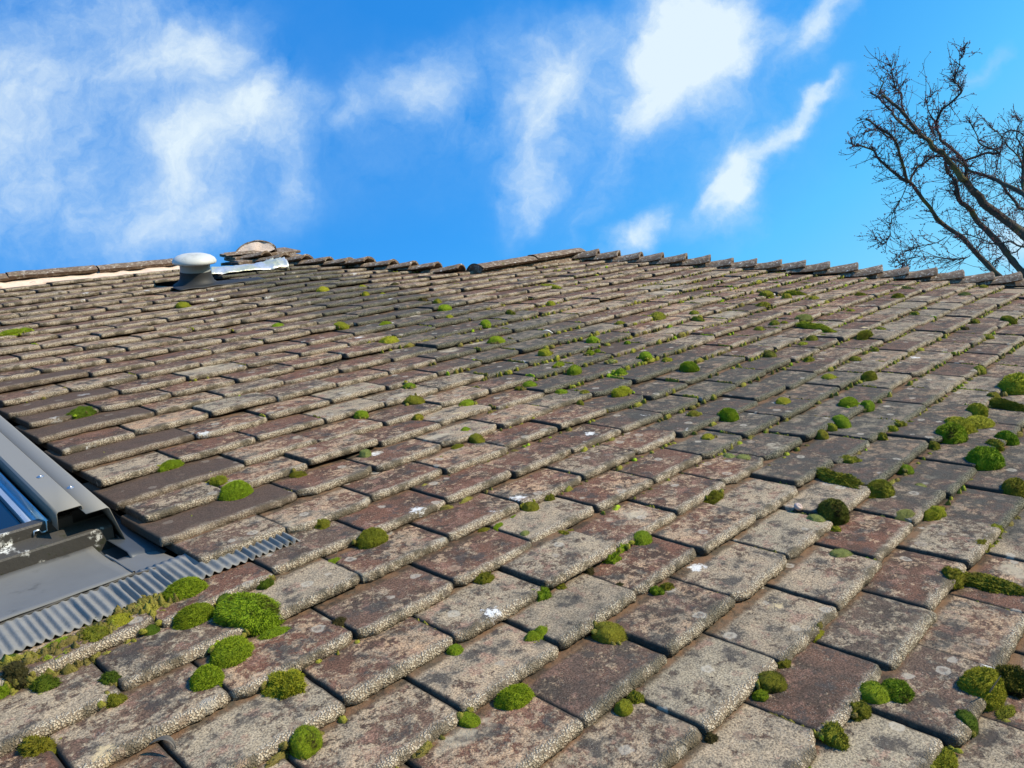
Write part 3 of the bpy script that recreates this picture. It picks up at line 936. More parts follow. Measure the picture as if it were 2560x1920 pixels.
def build_window():
    V0, V1 = .325, 1.27
    b = MB(); b.box((-.655, V0 + .04, -.055), (-.618, V1, .022)); b.box((-.170, V0 + .04, -.055), (-.125, V1, .022)); b.box((-.618, V1 - .05, -.055), (-.170, V1, .022))
    b.build('window_frame', mat_simple('black_frame_side', (.012, .012, .012), .6), win, bevel=.002)
    g = MB(); g.box((-.612, V0 + .045, -.004), (-.198, V1 - .05, .002))
    g.build('glass_pane', M_GLASS, win, smooth=False)
    # glazing rail: an upturned channel along the glass
    r = MB(); pr = [(-.2080, .003), (-.2065, .011), (-.1985, .011), (-.1965, .006), (-.1925, .005), (-.1890, .006), (-.1875, .022), (-.1855, .023)]
    r.strip(pr, lambda a, c: (a, V0 + .030, c), lambda a, c: (a, V1 - .05, c), n=6)
    r.build('glazing_rail', M_RAIL, win, solid=.0012, sharp=25)
    # upper (sash) cover: top plate and drop lip towards the glass
    c = MB(); pr = [(-.1800, .012), (-.1785, .0395), (-.1755, .0425), (-.1430, .0425), (-.1410, .0405), (-.1410, .0315)]
    c.strip(pr, lambda a, d: (a, V0 + .006, d), lambda a, d: (a, V1, d), n=8)
    c.build('sash_cover', M_COVER, win, solid=.0012, sharp=25)
    # lower (frame) cover with the slanted outer side
    c = MB(); pr = [(-.1430, .0350), (-.1120, .0350), (-.1085, .0325), (-.0905, -.034)]
    c.strip(pr, lambda a, d: (a, V0 - .014, d), lambda a, d: (a, V1, d), n=8)
    c.build('frame_cover', M_COVER, win, solid=.0012, sharp=25)
    # the same two covers along the other side of the window
    for nm, pr2 in (('sash_cover', [(-.1800, .012), (-.1785, .0395), (-.1755, .0425), (-.1430, .0425), (-.1410, .0405), (-.1410, .0315)]), ('frame_cover', pr)):
        MB().strip(pr2, lambda a, d: (-.80 - a, V0 - .010, d), lambda a, d: (-.80 - a, V1, d), n=4).build(nm, M_COVER, win, solid=.0012, sharp=25)
    MB().box((-.765, .165, -.050), (-.655, V1, -.046)).build('side_gutter', M_GUT, win, smooth=False)
    for (u, v, n) in ((-.1535, .490, .0430), (-.1275, .428, .0353)):
        s = MB().lathe([(.0, .0026), (.0014, .0024), (.0020, .0016), (.0030, .0018), (.0040, .0010), (.0054, .0003), (.0058, .0)], 24, (0, 0))
        s.build('screw', M_SCREW, win, mw=MROOF @ T(u, v, n))
    # black plates deep inside the open cover ends, their colour standing in for shade
    e = MB(); e.box((-.1780, V0 + .050, -.050), (-.1440, V0 + .053, .038)); e.box((-.1440, V0 + .042, -.050), (-.1080, V0 + .045, .031))
    e.build('shade_plate', mat_simple('shade_black_plate', (.006, .006, .006), .7), win, smooth=False)
    # bottom sash rail and the bottom cladding profile below it
    s = MB(); s.strip([(.033, -.012), (.0335, .017), (.036, .020), (.070, .012), (.070, .004)],
                      lambda a, d: (-.66, V0 + a, d), lambda a, d: (-.150, V0 + a, d), n=10)
    o = s.build('bottom_rail', M_FRAME, win, smooth=False)
    tag(o, 'dark bottom rail with crusts of white lichen')
    s = MB(); pf = [(-.001, -.046), (.000, -.007), (.002, -.004), (.033, .001), (.033, .004)]
    s.strip(pf, lambda a, d: (-.67, V0 + a, d), lambda a, d: (-.104, V0 + a, d), n=12)
    s.add([(-.104, V0 + a, d) for a, d in pf[:4]] + [(-.104, V0 + .034, -.046)], [(0, 1, 2, 3, 4)])
    s.build('bottom_profile', mat_frame_moldy('mouldy_profile_paint'), win, smooth=False)
    # corner flashing piece at the foot of the frame cover
    s = MB(); n = 14; V = []; F = []
    for i in range(n + 1):
        a = i / n
        u = -.112 + .050 * a
        V += [(u, .232 - .010 * a, -.026 - .006 * math.sin(a * 3)), (u, .250, -.020 - .010 * a), (u - .004, .330, -.028 - .008 * a), (u - .004, .43, -.036)]
    for i in range(n):
        for j in range(3): F.append((i * 4 + j, i * 4 + 4 + j, i * 4 + 5 + j, i * 4 + 1 + j))
    s.add(V, F); s.build('corner_flashing', M_GUT, win, solid=.001)
    b = MB(); b.box((-.165, .165, -.046), (-.050, .375, -.0425)); b.build('corner_flashing', M_GUT, win, smooth=False)
    # side gutter between the window and the tiles
    s = MB(); s.strip([(-.098, -.028), (-.097, -.046), (-.066, -.048), (-.058, -.044), (-.050, -.048)], lambda a, d: (a, .175, d), lambda a, d: (a, V1, d), n=4)
    s.build('side_gutter', M_GUT, win, solid=.001, sharp=25)
    # apron: a curved sheet running from the profile down to the pleats
    def az(t): return -.046 + .014 * (1 - t) ** 2.5 + .042 * t ** 1.1
    def apron(u0, u1, name, dn=0.0, seed=0):
        n, k = 40, 12
        V, F = [], []
        for i in range(n + 1):
            u = u0 + (u1 - u0) * i / n
            for j in range(k + 1):
                t = j / k
                v = .326 - .178 * t
                z = az(t) + .003 * (float(fbm(np.array([u * 14 + seed, t * 3, 0.]), 3, 81)) - .5)
                V.append((u, v, z + dn))
        for i in range(n):
            for j in range(k):
                F.append((i * (k + 1) + j, (i + 1) * (k + 1) + j, (i + 1) * (k + 1) + j + 1, i * (k + 1) + j + 1))
        MB().add(V, F).build(name, M_APRON, win, solid=.0016)
    apron(-.72, -.138, 'apron', .002)
    # short end piece, lapped under the main sheet
    n, k = 20, 8
    V, F = [], []
    for i in range(n + 1):
        u = -.145 + (.075) * i / n
        for j in range(k + 1):
            t = .42 + .58 * j / k
            V.append((u, .326 - .178 * t, az(t) - .0006 - .004 * max(0, (u + .10)) / .03))
    for i in range(n):
        for j in range(k): F.append((i * (k + 1) + j, (i + 1) * (k + 1) + j, (i + 1) * (k + 1) + j + 1, i * (k + 1) + j + 1))
    MB().add(V, F).build('apron', M_APRON, win, solid=.0012)
    # overlapped seam: a rolled lip
    V, F = tube([(-.1385 + .010 * (.5 - abs(t - .5)), .326 - .178 * t, az(t) + .0035) for t in np.linspace(.30, 1, 12)], [.0020] * 12, 8)
    MB().add(V, F.tolist()).build('seam', M_APRON, win)
    # crimped front edge of the apron
    V, F = tube([(-.72 + .650 * t, .1475 + .0015 * math.sin(t * 60), -.0045 - .004 * max(0, t - .9) * 10 + .0010 * math.sin(t * 37)) for t in np.linspace(0, 1, 90)], [.0018] * 90, 8)
    MB().add(V, F.tolist()).build('apron_edge', mat_simple('dirty_crimped_edge', (.07, .065, .058), .7, .2, .4, nscale=90, namt=.4), win)
    # pleated skirt dressed over the tiles
    per = .0118
    n = int(.80 / per * 12)
    k = 8
    V, F = [], []
    for i in range(n + 1):
        u = -.72 + .80 * i / n
        ph = 2 * math.pi * (u + .0009 * (float(vnoise(np.array([u * 30, 0., 0.]), 91)) - .5) * 10) / per
        s = math.sin(ph)
        wv = .8 + .75 * (float(vnoise(np.array([u * 45, 1., 0.]), 92)) - .5)
        for j in range(k + 1):
            t = j / k
            vfront = .0625 + .006 * (float(vnoise(np.array([u * 8, 2., 0.]), 93)) - .5) + .0010 * s
            v = .158 + (vfront - .158) * t
            ridge = (s * .0031 if s > 0 else s * .0027) * wv * min(1, .25 + t * 2.2)
            V.append((u, v, -.0055 + .0065 * t ** .9 + ridge + .0006 * (float(vnoise(np.array([u * 160, t * 9, 3.]), 94)) - .5)))
    for i in range(n):
        for j in range(k):
            F.append((i * (k + 1) + j, (i + 1) * (k + 1) + j, (i + 1) * (k + 1) + j + 1, i * (k + 1) + j + 1))
    o = MB().add(V, F).build('pleated_skirt', M_PLEAT, win, solid=.0010, sharp=80)
    tag(o, 'pale grey pleated lead skirt dressed over the tiles')
    # leaf scraps caught in the corner
build_window()

# ------------------------------------------------------------------ vent pipe
def build_vent():
    cx, cy = .936, 2.250
    v = empty('vent_pipe', 'short vent pipe with a white mushroom cap standing on the roof near the ridge', 'vent pipe', MROOF @ T(cx, cy, 0))
    white = mat_simple('white_vent_plastic', (.56, .57, .54), .5, 0, .5, nscale=8, namt=.05, dark=(.36, .36, .32), dscale=16, dthr=(.50, .72))
    grey = mat_simple('grey_vent_plastic', (.30, .32, .31), .5, 0, .5, nscale=10, namt=.08)
    blk = mat_simple('grey_rubber_collar', (.030, .031, .032), .6, 0, .3, nscale=14, namt=.15)  # grey darkened towards black: the shadow on the collar is in the colour
    mw = MROOF @ T(cx, cy, 0)
    MB().lathe([(0, .1215), (.025, .1208), (.048, .1180), (.066, .1120), (.079, .1030), (.0850, .0925), (.0850, .0860), (.0815, .0820), (.074, .0815), (.060, .0825), (.0, .0825)], 48).build('cap', white, v, mw=mw, sharp=50)
    MB().lathe([(.0585, .0440), (.0585, .0822), (.050, .0822)], 48).build('pipe', grey, v, mw=mw)
    MB().lathe([(.090, -.004), (.080, .002), (.071, .009), (.0645, .019), (.0615, .033), (.0612, .0480), (.0588, .0488)], 48).build('collar', blk, v, mw=mw)
    n = 24; V = []; F = []
    for i in range(n + 1):
        for j in range(13):
            u = -.125 + .37 * i / n; w = -.125 + .25 * j / 12
            w2 = w + (.0 if j else .0)
            n0 = -.0045 - .030 * max(0, (w + .06)) / .2 + .0016 * math.sin(u * 60) * (j == 0)
            V.append((u, w2 - .018 * (u > .1) * 0, n0))
    for i in range(n):
        for j in range(12): F.append((i * 13 + j, i * 13 + 13 + j, i * 13 + 14 + j, i * 13 + 1 + j))
    MB().add(V, F).build('base_plate', blk, v, mw=MROOF @ T(cx, cy, .006), solid=.003)
build_vent()

MOSS = [
 (-0.11, 0.049, 0.06, 0.024, 'g', 'e', 'bright green oval moss cushion touching the right end of the bare pleated skirt'),
 (-0.126, -0.018, 0.053, 0.022, 'g', 'e', 'smooth bright green oval moss cushion just left of the biggest cushion'),
 (-0.08, -0.01, 0.032, 0.015, 'd', 'r', 'dark green moss lump squeezed behind the biggest cushion'),
 (-0.073, -0.062, 0.084, 0.023, 'G', 'r', 'biggest moss cushion on the roof, bright green with a brown patch, below the skylight corner'),
 (-0.126, -0.12, 0.059, 0.023, 'g', 'r', 'large bright green moss cushion just below the biggest cushion'),
 (-0.172, -0.149, 0.044, 0.022, 'g', 'r', 'round green moss cushion at a tile corner, second below the biggest cushion'),
 (-0.111, -0.217, 0.044, 0.017, 'y', 't', 'ragged yellow-green moss tuft under the front edge of a pinkish tile'),
 (-0.143, -0.31, 0.038, 0.019, 'G', 'r', 'green moss cushion with a dark dead centre, low on the roof above the dry leaf'),
 (-0.34, -0.122, 0.035, 0.018, 'o', 't', 'olive brown moss tuft at the tile corner in the bottom left'),
 (-0.249, -0.067, 0.024, 0.012, 'd', 't', 'dark grey-green moss tuft in an upright tile joint below the skylight, upper of two'),
 (-0.259, -0.104, 0.023, 0.012, 'o', 't', 'dark olive moss tuft in an upright tile joint below the skylight, lower of two'),
 (-0.183, 0.053, 0.029, 0.011, 'd', 'r', 'dark green moss lump against the pleated skirt, right end of the mossy bank'),
 (-0.199, 0.038, 0.037, 0.015, 'y', 'r', 'pale yellow-green domed moss in the bank below the pleated skirt'),
 (-0.236, 0.031, 0.042, 0.015, 'o', 't', 'olive shaggy moss in the middle of the bank below the pleated skirt'),
 (-0.217, 0.07, 0.029, 0.008, 'd', 'r', 'small dark green moss lump pressed under the pleats behind the shaggy bank'),
 (-0.272, 0.042, 0.052, 0.01, 'g', 'e', 'long bright green moss mat at the left of the bank below the pleated skirt'),
 (-0.296, 0.03, 0.018, 0.009, 'y', 'r', 'little yellow-green moss ball below the left end of the mossy bank'),
 (-0.32, 0.054, 0.024, 0.012, 'd', 'r', 'dark green moss lump under the pleats at the far left'),
 (-0.323, 0.011, 0.032, 0.017, 'k', 't', 'brownish dark moss hump at the far left below the pleats'),
 (-0.34, 0.003, 0.023, 0.012, 'g', 't', 'green moss clump cut by the left edge of the view'),
 (-0.304, -0.019, 0.034, 0.017, 'd', 't', 'dark green moss spread beside the brownish hump at far left'),
 (-0.175, -0.001, 0.023, 0.01, 'd', 'r', 'tiny dark green moss button, second nearest of its kind left of the biggest moss cushion'),
 (-0.067, -0.117, 0.038, 0.01, 'g', 's', 'bright green moss strip along a tile edge right of the large cushions'),
 (-0.071, 0.064, 0.019, 0.005, 'g', 's', 'tiny bright green moss strip, nearest of its kind left of the biggest moss cushion'),
 (0.085, -0.02, 0.04, 0.01, 'g', 's', "green oblong moss at a tile edge right of the pleated skirt's tip"),
 (0.002, -0.16, 0.024, 0.011, 'k', 't', 'blackish brown moss tuft on a tile joint'),
 (-0.021, -0.009, 0.025, 0.013, 'd', 't', 'tiny dark green moss tuft, nearest of its kind above the biggest moss cushion'),
 (0.064, 0.073, 0.025, 0.013, 'k', 't', 'dark brown moss tuft at the right tip of the pleated skirt'),
 (-0.196, -0.146, 0.011, 0.006, 'k', 't', 'tiny dark brown moss tuft, nearest of its kind left of the ragged yellow-green tuft'),
 (0.162, -0.008, 0.051, 0.021, 'o', 'r', 'dark olive moss cushion covering a tile joint right of the skylight'),
 (0.096, 0.3, 0.061, 0.015, 'g', 'r', 'bright green moss dome on a smooth dark tile right of the skylight'),
 (0.094, 0.359, 0.036, 0.016, 'y', 't', 'straggly moss joined to the back of the dome on the dark tile'),
 (0.091, 0.401, 0.024, 0.009, 'k', 't', 'tiny dark brown moss tuft, nearest of its kind left of the dark-tile dome'),
 (0.066, 0.499, 0.046, 0.012, 'g', 's', 'bright flat moss strip lying on a dark tile edge right of the skylight'),
 (0.713, 1.887, 0.046, 0.015, 'y', 'r', 'yellow-green moss dome on the courses below the vent pipe'),
 (0.159, 1.831, 0.095, 0.013, 'g', 's', 'flat green moss strip at the left edge of the view above the skylight'),
 (0.045, 0.914, 0.059, 0.014, 'd', 's', "dark green moss strip on a tile edge beside the skylight cover's upper end"),
 (0.362, 0.285, 0.027, 0.013, 'p', 'r', 'tiny pale green moss button, nearest of its kind above the dark olive joint cushion'),
 (0.494, 0.484, 0.031, 0.012, 'g', 'r', 'tiny bright green moss button, nearest of its kind above the dark olive joint cushion'),
 (0.645, 0.479, 0.048, 0.011, 'o', 'r', 'small olive moss button, second nearest of its kind left of the pale-tile dome'),
 (0.71, 0.579, 0.033, 0.012, 'g', 'r', 'tiny bright green moss button, third nearest of its kind above the pale-tile dome'),
 (0.722, 0.378, 0.04, 0.011, 'g', 'r', 'small bright green moss button, nearest of its kind above the pale-tile dome'),
 (0.938, 0.961, 0.061, 0.021, 'y', 'e', 'small yellow-green moss pad, nearest of its kind above the pale-tile dome'),
 (0.937, 1.216, 0.048, 0.014, 'y', 'r', 'small yellow-green moss button, nearest of its kind right of the lead flashing'),
 (1.058, 1.137, 0.055, 0.014, 'g', 's', 'small bright green moss strip, nearest of its kind right of the lead flashing'),
 (0.797, 1.367, 0.044, 0.011, 'g', 'r', 'small bright green moss button, nearest of its kind below the lead flashing'),
 (0.576, 0.382, 0.024, 0.01, 'o', 'r', 'tiny olive moss button, nearest of its kind left of the pale-tile dome'),
 (0.591, 0.24, 0.025, 0.011, 'g', 'r', 'tiny bright green moss button, nearest of its kind left of the pale-tile dome'),
 (0.573, 0.186, 0.035, 0.017, 'o', 'r', 'olive moss dome on the corner of a pale tile in mid roof'),
 (0.521, 0.188, 0.031, 0.008, 'o', 's', 'tiny olive moss strip, nearest of its kind left of the pale-tile dome'),
 (0.461, 0.171, 0.019, 0.008, 'p', 'r', 'tiny pale green moss button, nearest of its kind left of the pale-tile dome'),
 (0.421, 0.125, 0.018, 0.005, 'p', 'r', 'tiny pale green moss button, nearest of its kind below the pale-tile dome'),
 (0.216, 0.291, 0.03, 0.009, 'o', 't', 'tiny olive moss tuft, nearest of its kind right of the dark-tile dome'),
 (0.135, 0.086, 0.03, 0.012, 'o', 't', "tiny olive moss tuft, nearest of its kind right of the pleated skirt's tip"),
 (0.072, -0.304, 0.021, 0.01, 'g', 'r', 'tiny bright green moss button, nearest of its kind above the large foreground oval'),
 (0.165, -0.357, 0.038, 0.014, 'g', 'w', 'two-lobed green moss with a dark left side on a tile joint in the foreground'),
 (0.236, -0.417, 0.042, 0.016, 'o', 'r', 'olive moss cushion with a bright right side on a tile edge in the foreground'),
 (0.06, -0.418, 0.044, 0.019, 'g', 'e', 'large green oval moss at the front edge of a speckled grey tile, bottom middle'),
 (0.001, -0.407, 0.025, 0.012, 'g', 'r', 'green moss ball below and left of the large oval in the bottom middle'),
 (0.136, -0.514, 0.023, 0.012, 'y', 'r', 'yellow-green moss ball under the tile with two white lichen spots'),
 (0.161, -0.513, 0.018, 0.009, 'o', 't', 'tiny olive moss tuft, nearest of its kind below the half-bright foreground cushion'),
 (0.24, -0.299, 0.026, 0.013, 'g', 't', 'green moss clump hanging off the corner of a pale tile'),
 (0.211, -0.213, 0.028, 0.013, 'o', 't', 'tiny olive moss tuft, nearest of its kind below the two grey-green buttons'),
 (0.422, -0.106, 0.031, 0.015, 'o', 'r', 'olive moss cushion filling the notch between two red tiles'),
 (0.475, -0.103, 0.021, 0.011, 'o', 't', 'tiny olive moss tuft, nearest of its kind above the two grey-green buttons'),
 (0.343, -0.168, 0.023, 0.011, 'p', 'r', 'grey-green moss button on a pale tile, lower and larger of two'),
 (0.378, -0.148, 0.017, 0.007, 'p', 'r', 'small grey-green moss button on a pale tile, upper of two'),
 (0.391, -0.207, 0.022, 0.011, 'o', 't', 'tiny olive moss tuft, nearest of its kind right of the two grey-green buttons'),
 (0.408, -0.208, 0.015, 0.008, 'y', 't', 'tiny yellow-green moss tuft, nearest of its kind right of the two grey-green buttons'),
 (0.412, -0.237, 0.032, 0.006, 'p', 'e', "pale grey flat moss patch on a red tile's lower left corner"),
 (0.468, -0.304, 0.03, 0.013, 'g', 'r', 'tiny bright green moss button, nearest of its kind right of the long running strip'),
 (0.423, -0.297, 0.038, 0.01, 'g', 's', 'long green moss strip running down a tile edge'),
 (0.386, -0.307, 0.022, 0.011, 'g', 't', 'tiny bright green moss tuft, nearest of its kind below the long running strip'),
 (0.335, -0.304, 0.015, 0.007, 'k', 't', 'tiny dark brown moss tuft, nearest of its kind left of the long running strip'),
 (0.274, -0.303, 0.017, 0.008, 'o', 't', 'tiny olive moss tuft, nearest of its kind above the two-lobed foreground moss'),
 (0.335, -0.36, 0.019, 0.005, 'k', 't', 'tiny dark brown moss tuft, nearest of its kind below the long running strip'),
 (0.361, -0.406, 0.016, 0.008, 'g', 't', 'tiny bright green moss tuft, nearest of its kind above the half-bright foreground cushion'),
 (0.38, -0.41, 0.016, 0.008, 'o', 't', 'tiny olive moss tuft, nearest of its kind below the long running strip'),
 (0.314, -0.104, 0.023, 0.006, 'o', 's', 'tiny olive moss strip, nearest of its kind left of the two grey-green buttons'),
 (0.34, -0.112, 0.026, 0.007, 'g', 's', 'tiny bright green moss strip, nearest of its kind left of the two grey-green buttons'),
 (0.381, -0.106, 0.019, 0.005, 'g', 's', 'tiny bright green moss strip, nearest of its kind above the two grey-green buttons'),
 (0.687, -0.303, 0.041, 0.01, 'o', 's', 'olive green moss strip stuck on a tile edge between two red tiles'),
 (0.763, -0.484, 0.043, 0.021, 'K', 'r', 'dark olive moss dome with a pale rim beside the snail shell'),
 (0.728, -0.472, 0.025, 0.009, 'p', 'r', 'pale green moss button in front of the snail shell'),
 (0.646, -0.549, 0.028, 0.008, 'p', 'r', 'grey-green moss button on the upper edge of a patchy grey tile'),
 (0.89, -0.605, 0.042, 0.015, 'y', 'w', 'kidney-shaped yellow-green moss at a tile edge on the right'),
 (0.846, -0.575, 0.039, 0.01, 'p', 'e', 'pale oblong moss just left of the kidney-shaped moss'),
 (0.835, -0.544, 0.024, 0.006, 'p', 's', 'tiny pale green moss strip, nearest of its kind left of the kidney-shaped moss'),
 (0.292, -0.611, 0.036, 0.018, 'O', 'r', 'dark olive brown moss hump at a tile corner in the lower right'),
 (0.266, -0.612, 0.017, 0.008, 'g', 't', 'bright green moss tuft against the left of the dark olive brown hump'),
 (0.275, -0.621, 0.01, 0.005, 'p', 'r', 'tiny pale green moss button, nearest of its kind below the dark olive brown hump'),
 (0.428, -0.608, 0.022, 0.005, 'y', 's', 'bright yellow-green moss on a tile edge, right of the starry white lichen'),
 (0.353, -0.706, 0.03, 0.015, 'g', 'r', 'left ball of a pair of green moss balls in the lower right'),
 (0.375, -0.727, 0.035, 0.017, 'G', 'r', 'right ball of a pair of moss balls, dark hollow and pale rim, lower right'),
 (0.317, -0.704, 0.022, 0.011, 'o', 't', 'dark olive moss below the pair of moss balls'),
 (0.367, -0.747, 0.013, 0.005, 'b', 't', 'tiny rust brown moss tuft, nearest of its kind right of the moss ball pair'),
 (0.689, -0.691, 0.025, 0.013, 'o', 't', 'olive moss clump at the left end of a long dark strip on the right'),
 (0.668, -0.692, 0.013, 0.006, 'y', 't', 'tiny yellow-green moss tuft, nearest of its kind below the long dark strip'),
 (0.722, -0.506, 0.014, 0.007, 'y', 't', 'tiny yellow-green moss tuft, nearest of its kind below the snail shell'),
 (0.338, -0.604, 0.016, 0.007, 'o', 't', 'tiny olive moss tuft, nearest of its kind above the dark olive brown hump'),
 (0.259, -0.7, 0.033, 0.017, 'o', 't', 'shaggy olive moss at the head of a tile joint, bottom right'),
 (0.448, -0.792, 0.046, 0.02, 'y', 'e', 'broad shaggy green moss bank with a dry stalk, lower right'),
 (0.491, -0.813, 0.036, 0.018, 'K', 't', 'nearly black moss behind the shaggy bank at the right edge'),
 (0.437, -0.822, 0.031, 0.008, 'o', 's', 'tiny olive moss strip, nearest of its kind below the broad shaggy bank'),
 (0.374, -0.795, 0.023, 0.012, 'd', 'r', 'dark green moss dome with pale tips under the shaggy bank'),
 (0.298, -0.798, 0.049, 0.012, 'y', 's', 'long yellow-olive moss strip at the bottom right'),
 (0.166, -0.607, 0.014, 0.007, 'k', 't', 'tiny dark brown moss tuft, nearest of its kind below the dark olive brown hump'),
 (0.193, -0.699, 0.02, 0.005, 'g', 't', 'tiny bright green moss tuft, nearest of its kind below the moss ball pair'),
 (0.824, -0.694, 0.034, 0.009, 'o', 's', 'tiny olive moss strip, nearest of its kind above the long dark strip'),
 (0.898, -0.694, 0.018, 0.009, 'y', 't', 'tiny yellow-green moss tuft, nearest of its kind above the long dark strip'),
 (0.715, -0.742, 0.074, 0.011, 'o', 'h', 'long dark olive moss strip lying across an upright joint at the right edge'),
 (1.1, -0.676, 0.044, 0.018, 'o', 'e', 'small olive moss pad, nearest of its kind below the tall right-hand dome'),
 (1.199, -0.602, 0.055, 0.028, 'g', 'r', 'tall bright green moss dome near the right edge'),
 (1.304, -0.511, 0.053, 0.027, 'G', 'r', 'front lobe of a twin moss mound near the right edge, round and bright'),
 (1.39, -0.502, 0.055, 0.019, 'y', 'r', 'back lobe of a twin moss mound near the right edge, flatter and yellower'),
 (1.378, -0.598, 0.036, 0.018, 'g', 'r', 'tiny bright green moss button, nearest of its kind right of the twin mound'),
 (1.46, -0.525, 0.07, 0.014, 'y', 'e', 'long yellow-green moss just behind the twin mound'),
 (1.529, -0.501, 0.039, 0.019, 'y', 'r', 'tiny yellow-green moss button, nearest of its kind left of the right-edge mound'),
 (1.63, -0.545, 0.074, 0.016, 'o', 'h', 'medium olive thin moss strip, nearest of its kind below the right-edge mound'),
 (1.311, -0.591, 0.025, 0.013, 'o', 't', 'tiny olive moss tuft, nearest of its kind above the tall right-hand dome'),
 (1.392, -0.53, 0.019, 0.01, 'o', 'r', 'tiny olive moss button, nearest of its kind right of the twin mound'),
 (0.921, -0.503, 0.043, 0.019, 'o', 'r', 'olive moss cushion at the right end of a long moss strip across a joint'),
 (0.906, -0.446, 0.084, 0.015, 'o', 'h', 'long olive moss strip across an upright joint, ending in a thick cushion'),
 (1.057, -0.502, 0.023, 0.012, 'g', 'r', 'tiny bright green moss button, nearest of its kind above the kidney-shaped moss'),
 (0.998, -0.549, 0.022, 0.005, 'p', 'r', 'tiny pale green moss button, nearest of its kind above the kidney-shaped moss'),
 (1.067, -0.463, 0.021, 0.006, 'p', 'r', 'tiny pale green moss button, nearest of its kind right of the long cross-joint strip'),
 (1.024, -0.41, 0.032, 0.011, 'o', 't', 'tiny olive moss tuft, nearest of its kind above the long cross-joint strip'),
 (1.091, -0.63, 0.019, 0.006, 'g', 'r', 'tiny bright green moss button, nearest of its kind below the tall right-hand dome'),
 (0.878, -0.226, 0.03, 0.011, 'p', 'r', 'left half of a pale green moss pair in mid roof'),
 (0.886, -0.254, 0.032, 0.011, 'p', 'r', 'right half of a pale green moss pair in mid roof'),
 (0.939, -0.142, 0.032, 0.009, 'y', 'r', 'tiny yellow-green moss button, nearest of its kind below the nearer smooth dome'),
 (1.083, -0.107, 0.047, 0.022, 'g', 'r', 'smooth bright green moss dome on a grey stained tile, nearer of two alike'),
 (1.046, -0.041, 0.032, 0.011, 'o', 'r', 'tiny olive moss button, nearest of its kind left of the nearer smooth dome'),
 (1.228, -0.307, 0.034, 0.017, 'g', 'r', 'tiny bright green moss button, nearest of its kind below the teardrop moss'),
 (1.183, -0.303, 0.021, 0.011, 'y', 'r', 'tiny yellow-green moss button, nearest of its kind below the teardrop moss'),
 (1.124, -0.308, 0.024, 0.012, 'o', 'r', 'tiny olive moss button, nearest of its kind below the teardrop moss'),
 (1.368, -0.267, 0.059, 0.018, 'g', 'e', 'teardrop green moss with a pale left end on a grey tile'),
 (1.384, -0.304, 0.029, 0.015, 'g', 'r', 'round green moss touching the teardrop moss'),
 (1.273, -0.149, 0.042, 0.011, 'y', 'r', 'small yellow-green moss button, nearest of its kind below the brown corner hump'),
 (1.206, -0.404, 0.019, 0.01, 'o', 't', 'tiny olive moss tuft, nearest of its kind below the teardrop moss'),
 (1.266, -0.403, 0.021, 0.011, 'y', 't', 'tiny yellow-green moss tuft, nearest of its kind right of the teardrop moss'),
 (1.313, -0.403, 0.023, 0.01, 'o', 't', 'tiny olive moss tuft, nearest of its kind right of the teardrop moss'),
 (1.357, -0.427, 0.059, 0.006, 'y', 'h', 'small yellow-green thin moss strip, nearest of its kind left of the twin mound'),
 (1.227, -0.502, 0.023, 0.01, 'o', 't', 'tiny olive moss tuft, nearest of its kind left of the twin mound'),
 (1.358, 0.166, 0.055, 0.023, 'g', 'r', 'smooth bright green moss dome on a grey stained tile, farther of two alike'),
 (1.558, -0.139, 0.04, 0.01, 'y', 'r', 'small yellow-green moss button, nearest of its kind above the teardrop moss'),
 (1.636, -0.214, 0.047, 0.02, 'o', 'e', 'small olive moss pad, nearest of its kind above the teardrop moss'),
 (1.651, 0.08, 0.042, 0.019, 'K', 'r', 'dark brown moss hump standing on a tile corner in the upper right'),
 (1.679, -0.026, 0.032, 0.016, 'o', 't', 'tiny olive moss tuft, nearest of its kind right of the brown corner hump'),
 (1.851, 0.068, 0.036, 0.012, 'y', 'r', 'tiny yellow-green moss button, nearest of its kind right of the brown corner hump'),
 (1.925, 0.073, 0.038, 0.019, 'o', 'r', 'tiny olive moss button, nearest of its kind right of the brown corner hump'),
 (2.003, 0.069, 0.031, 0.01, 'o', 'r', 'tiny olive moss button, second nearest of its kind right of the brown corner hump'),
 (2.073, 0.123, 0.12, 0.015, 'y', 'h', 'medium yellow-green thin moss strip, nearest of its kind right of the brown corner hump'),
 (2.109, 0.176, 0.034, 0.017, 'o', 'r', 'tiny olive moss button, fourth nearest of its kind above the brown corner hump'),
 (2.178, 0.219, 0.067, 0.017, 'p', 'e', 'small pale green moss pad, nearest of its kind above the brown corner hump'),
 (2.032, 0.255, 0.041, 0.018, 'o', 'r', 'small olive moss button, second nearest of its kind above the brown corner hump'),
 (1.927, 0.255, 0.037, 0.014, 'o', 'r', 'tiny olive moss button, nearest of its kind above the brown corner hump'),
 (2.063, 0.235, 0.03, 0.012, 'o', 'r', 'tiny olive moss button, third nearest of its kind above the brown corner hump'),
 (2.084, -0.03, 0.09, 0.023, 'o', 's', 'medium olive moss strip, nearest of its kind above the teardrop moss'),
 (2.224, -0.031, 0.037, 0.015, 'o', 'r', 'tiny olive moss button, third nearest of its kind below the lower right hip tiles'),
 (1.963, 0.528, 0.04, 0.015, 'o', 'r', 'small olive moss button, nearest of its kind above the farther smooth dome'),
 (1.907, 0.475, 0.07, 0.015, 'o', 'h', 'medium olive thin moss strip, nearest of its kind above the farther smooth dome'),
 (2.48, 0.429, 0.043, 0.022, 'o', 'r', 'small olive moss button, fourth nearest of its kind right of the farther smooth dome'),
 (2.481, 0.515, 0.055, 0.021, 'o', 'r', 'small olive moss button, nearest of its kind right of the upper right hip tiles'),
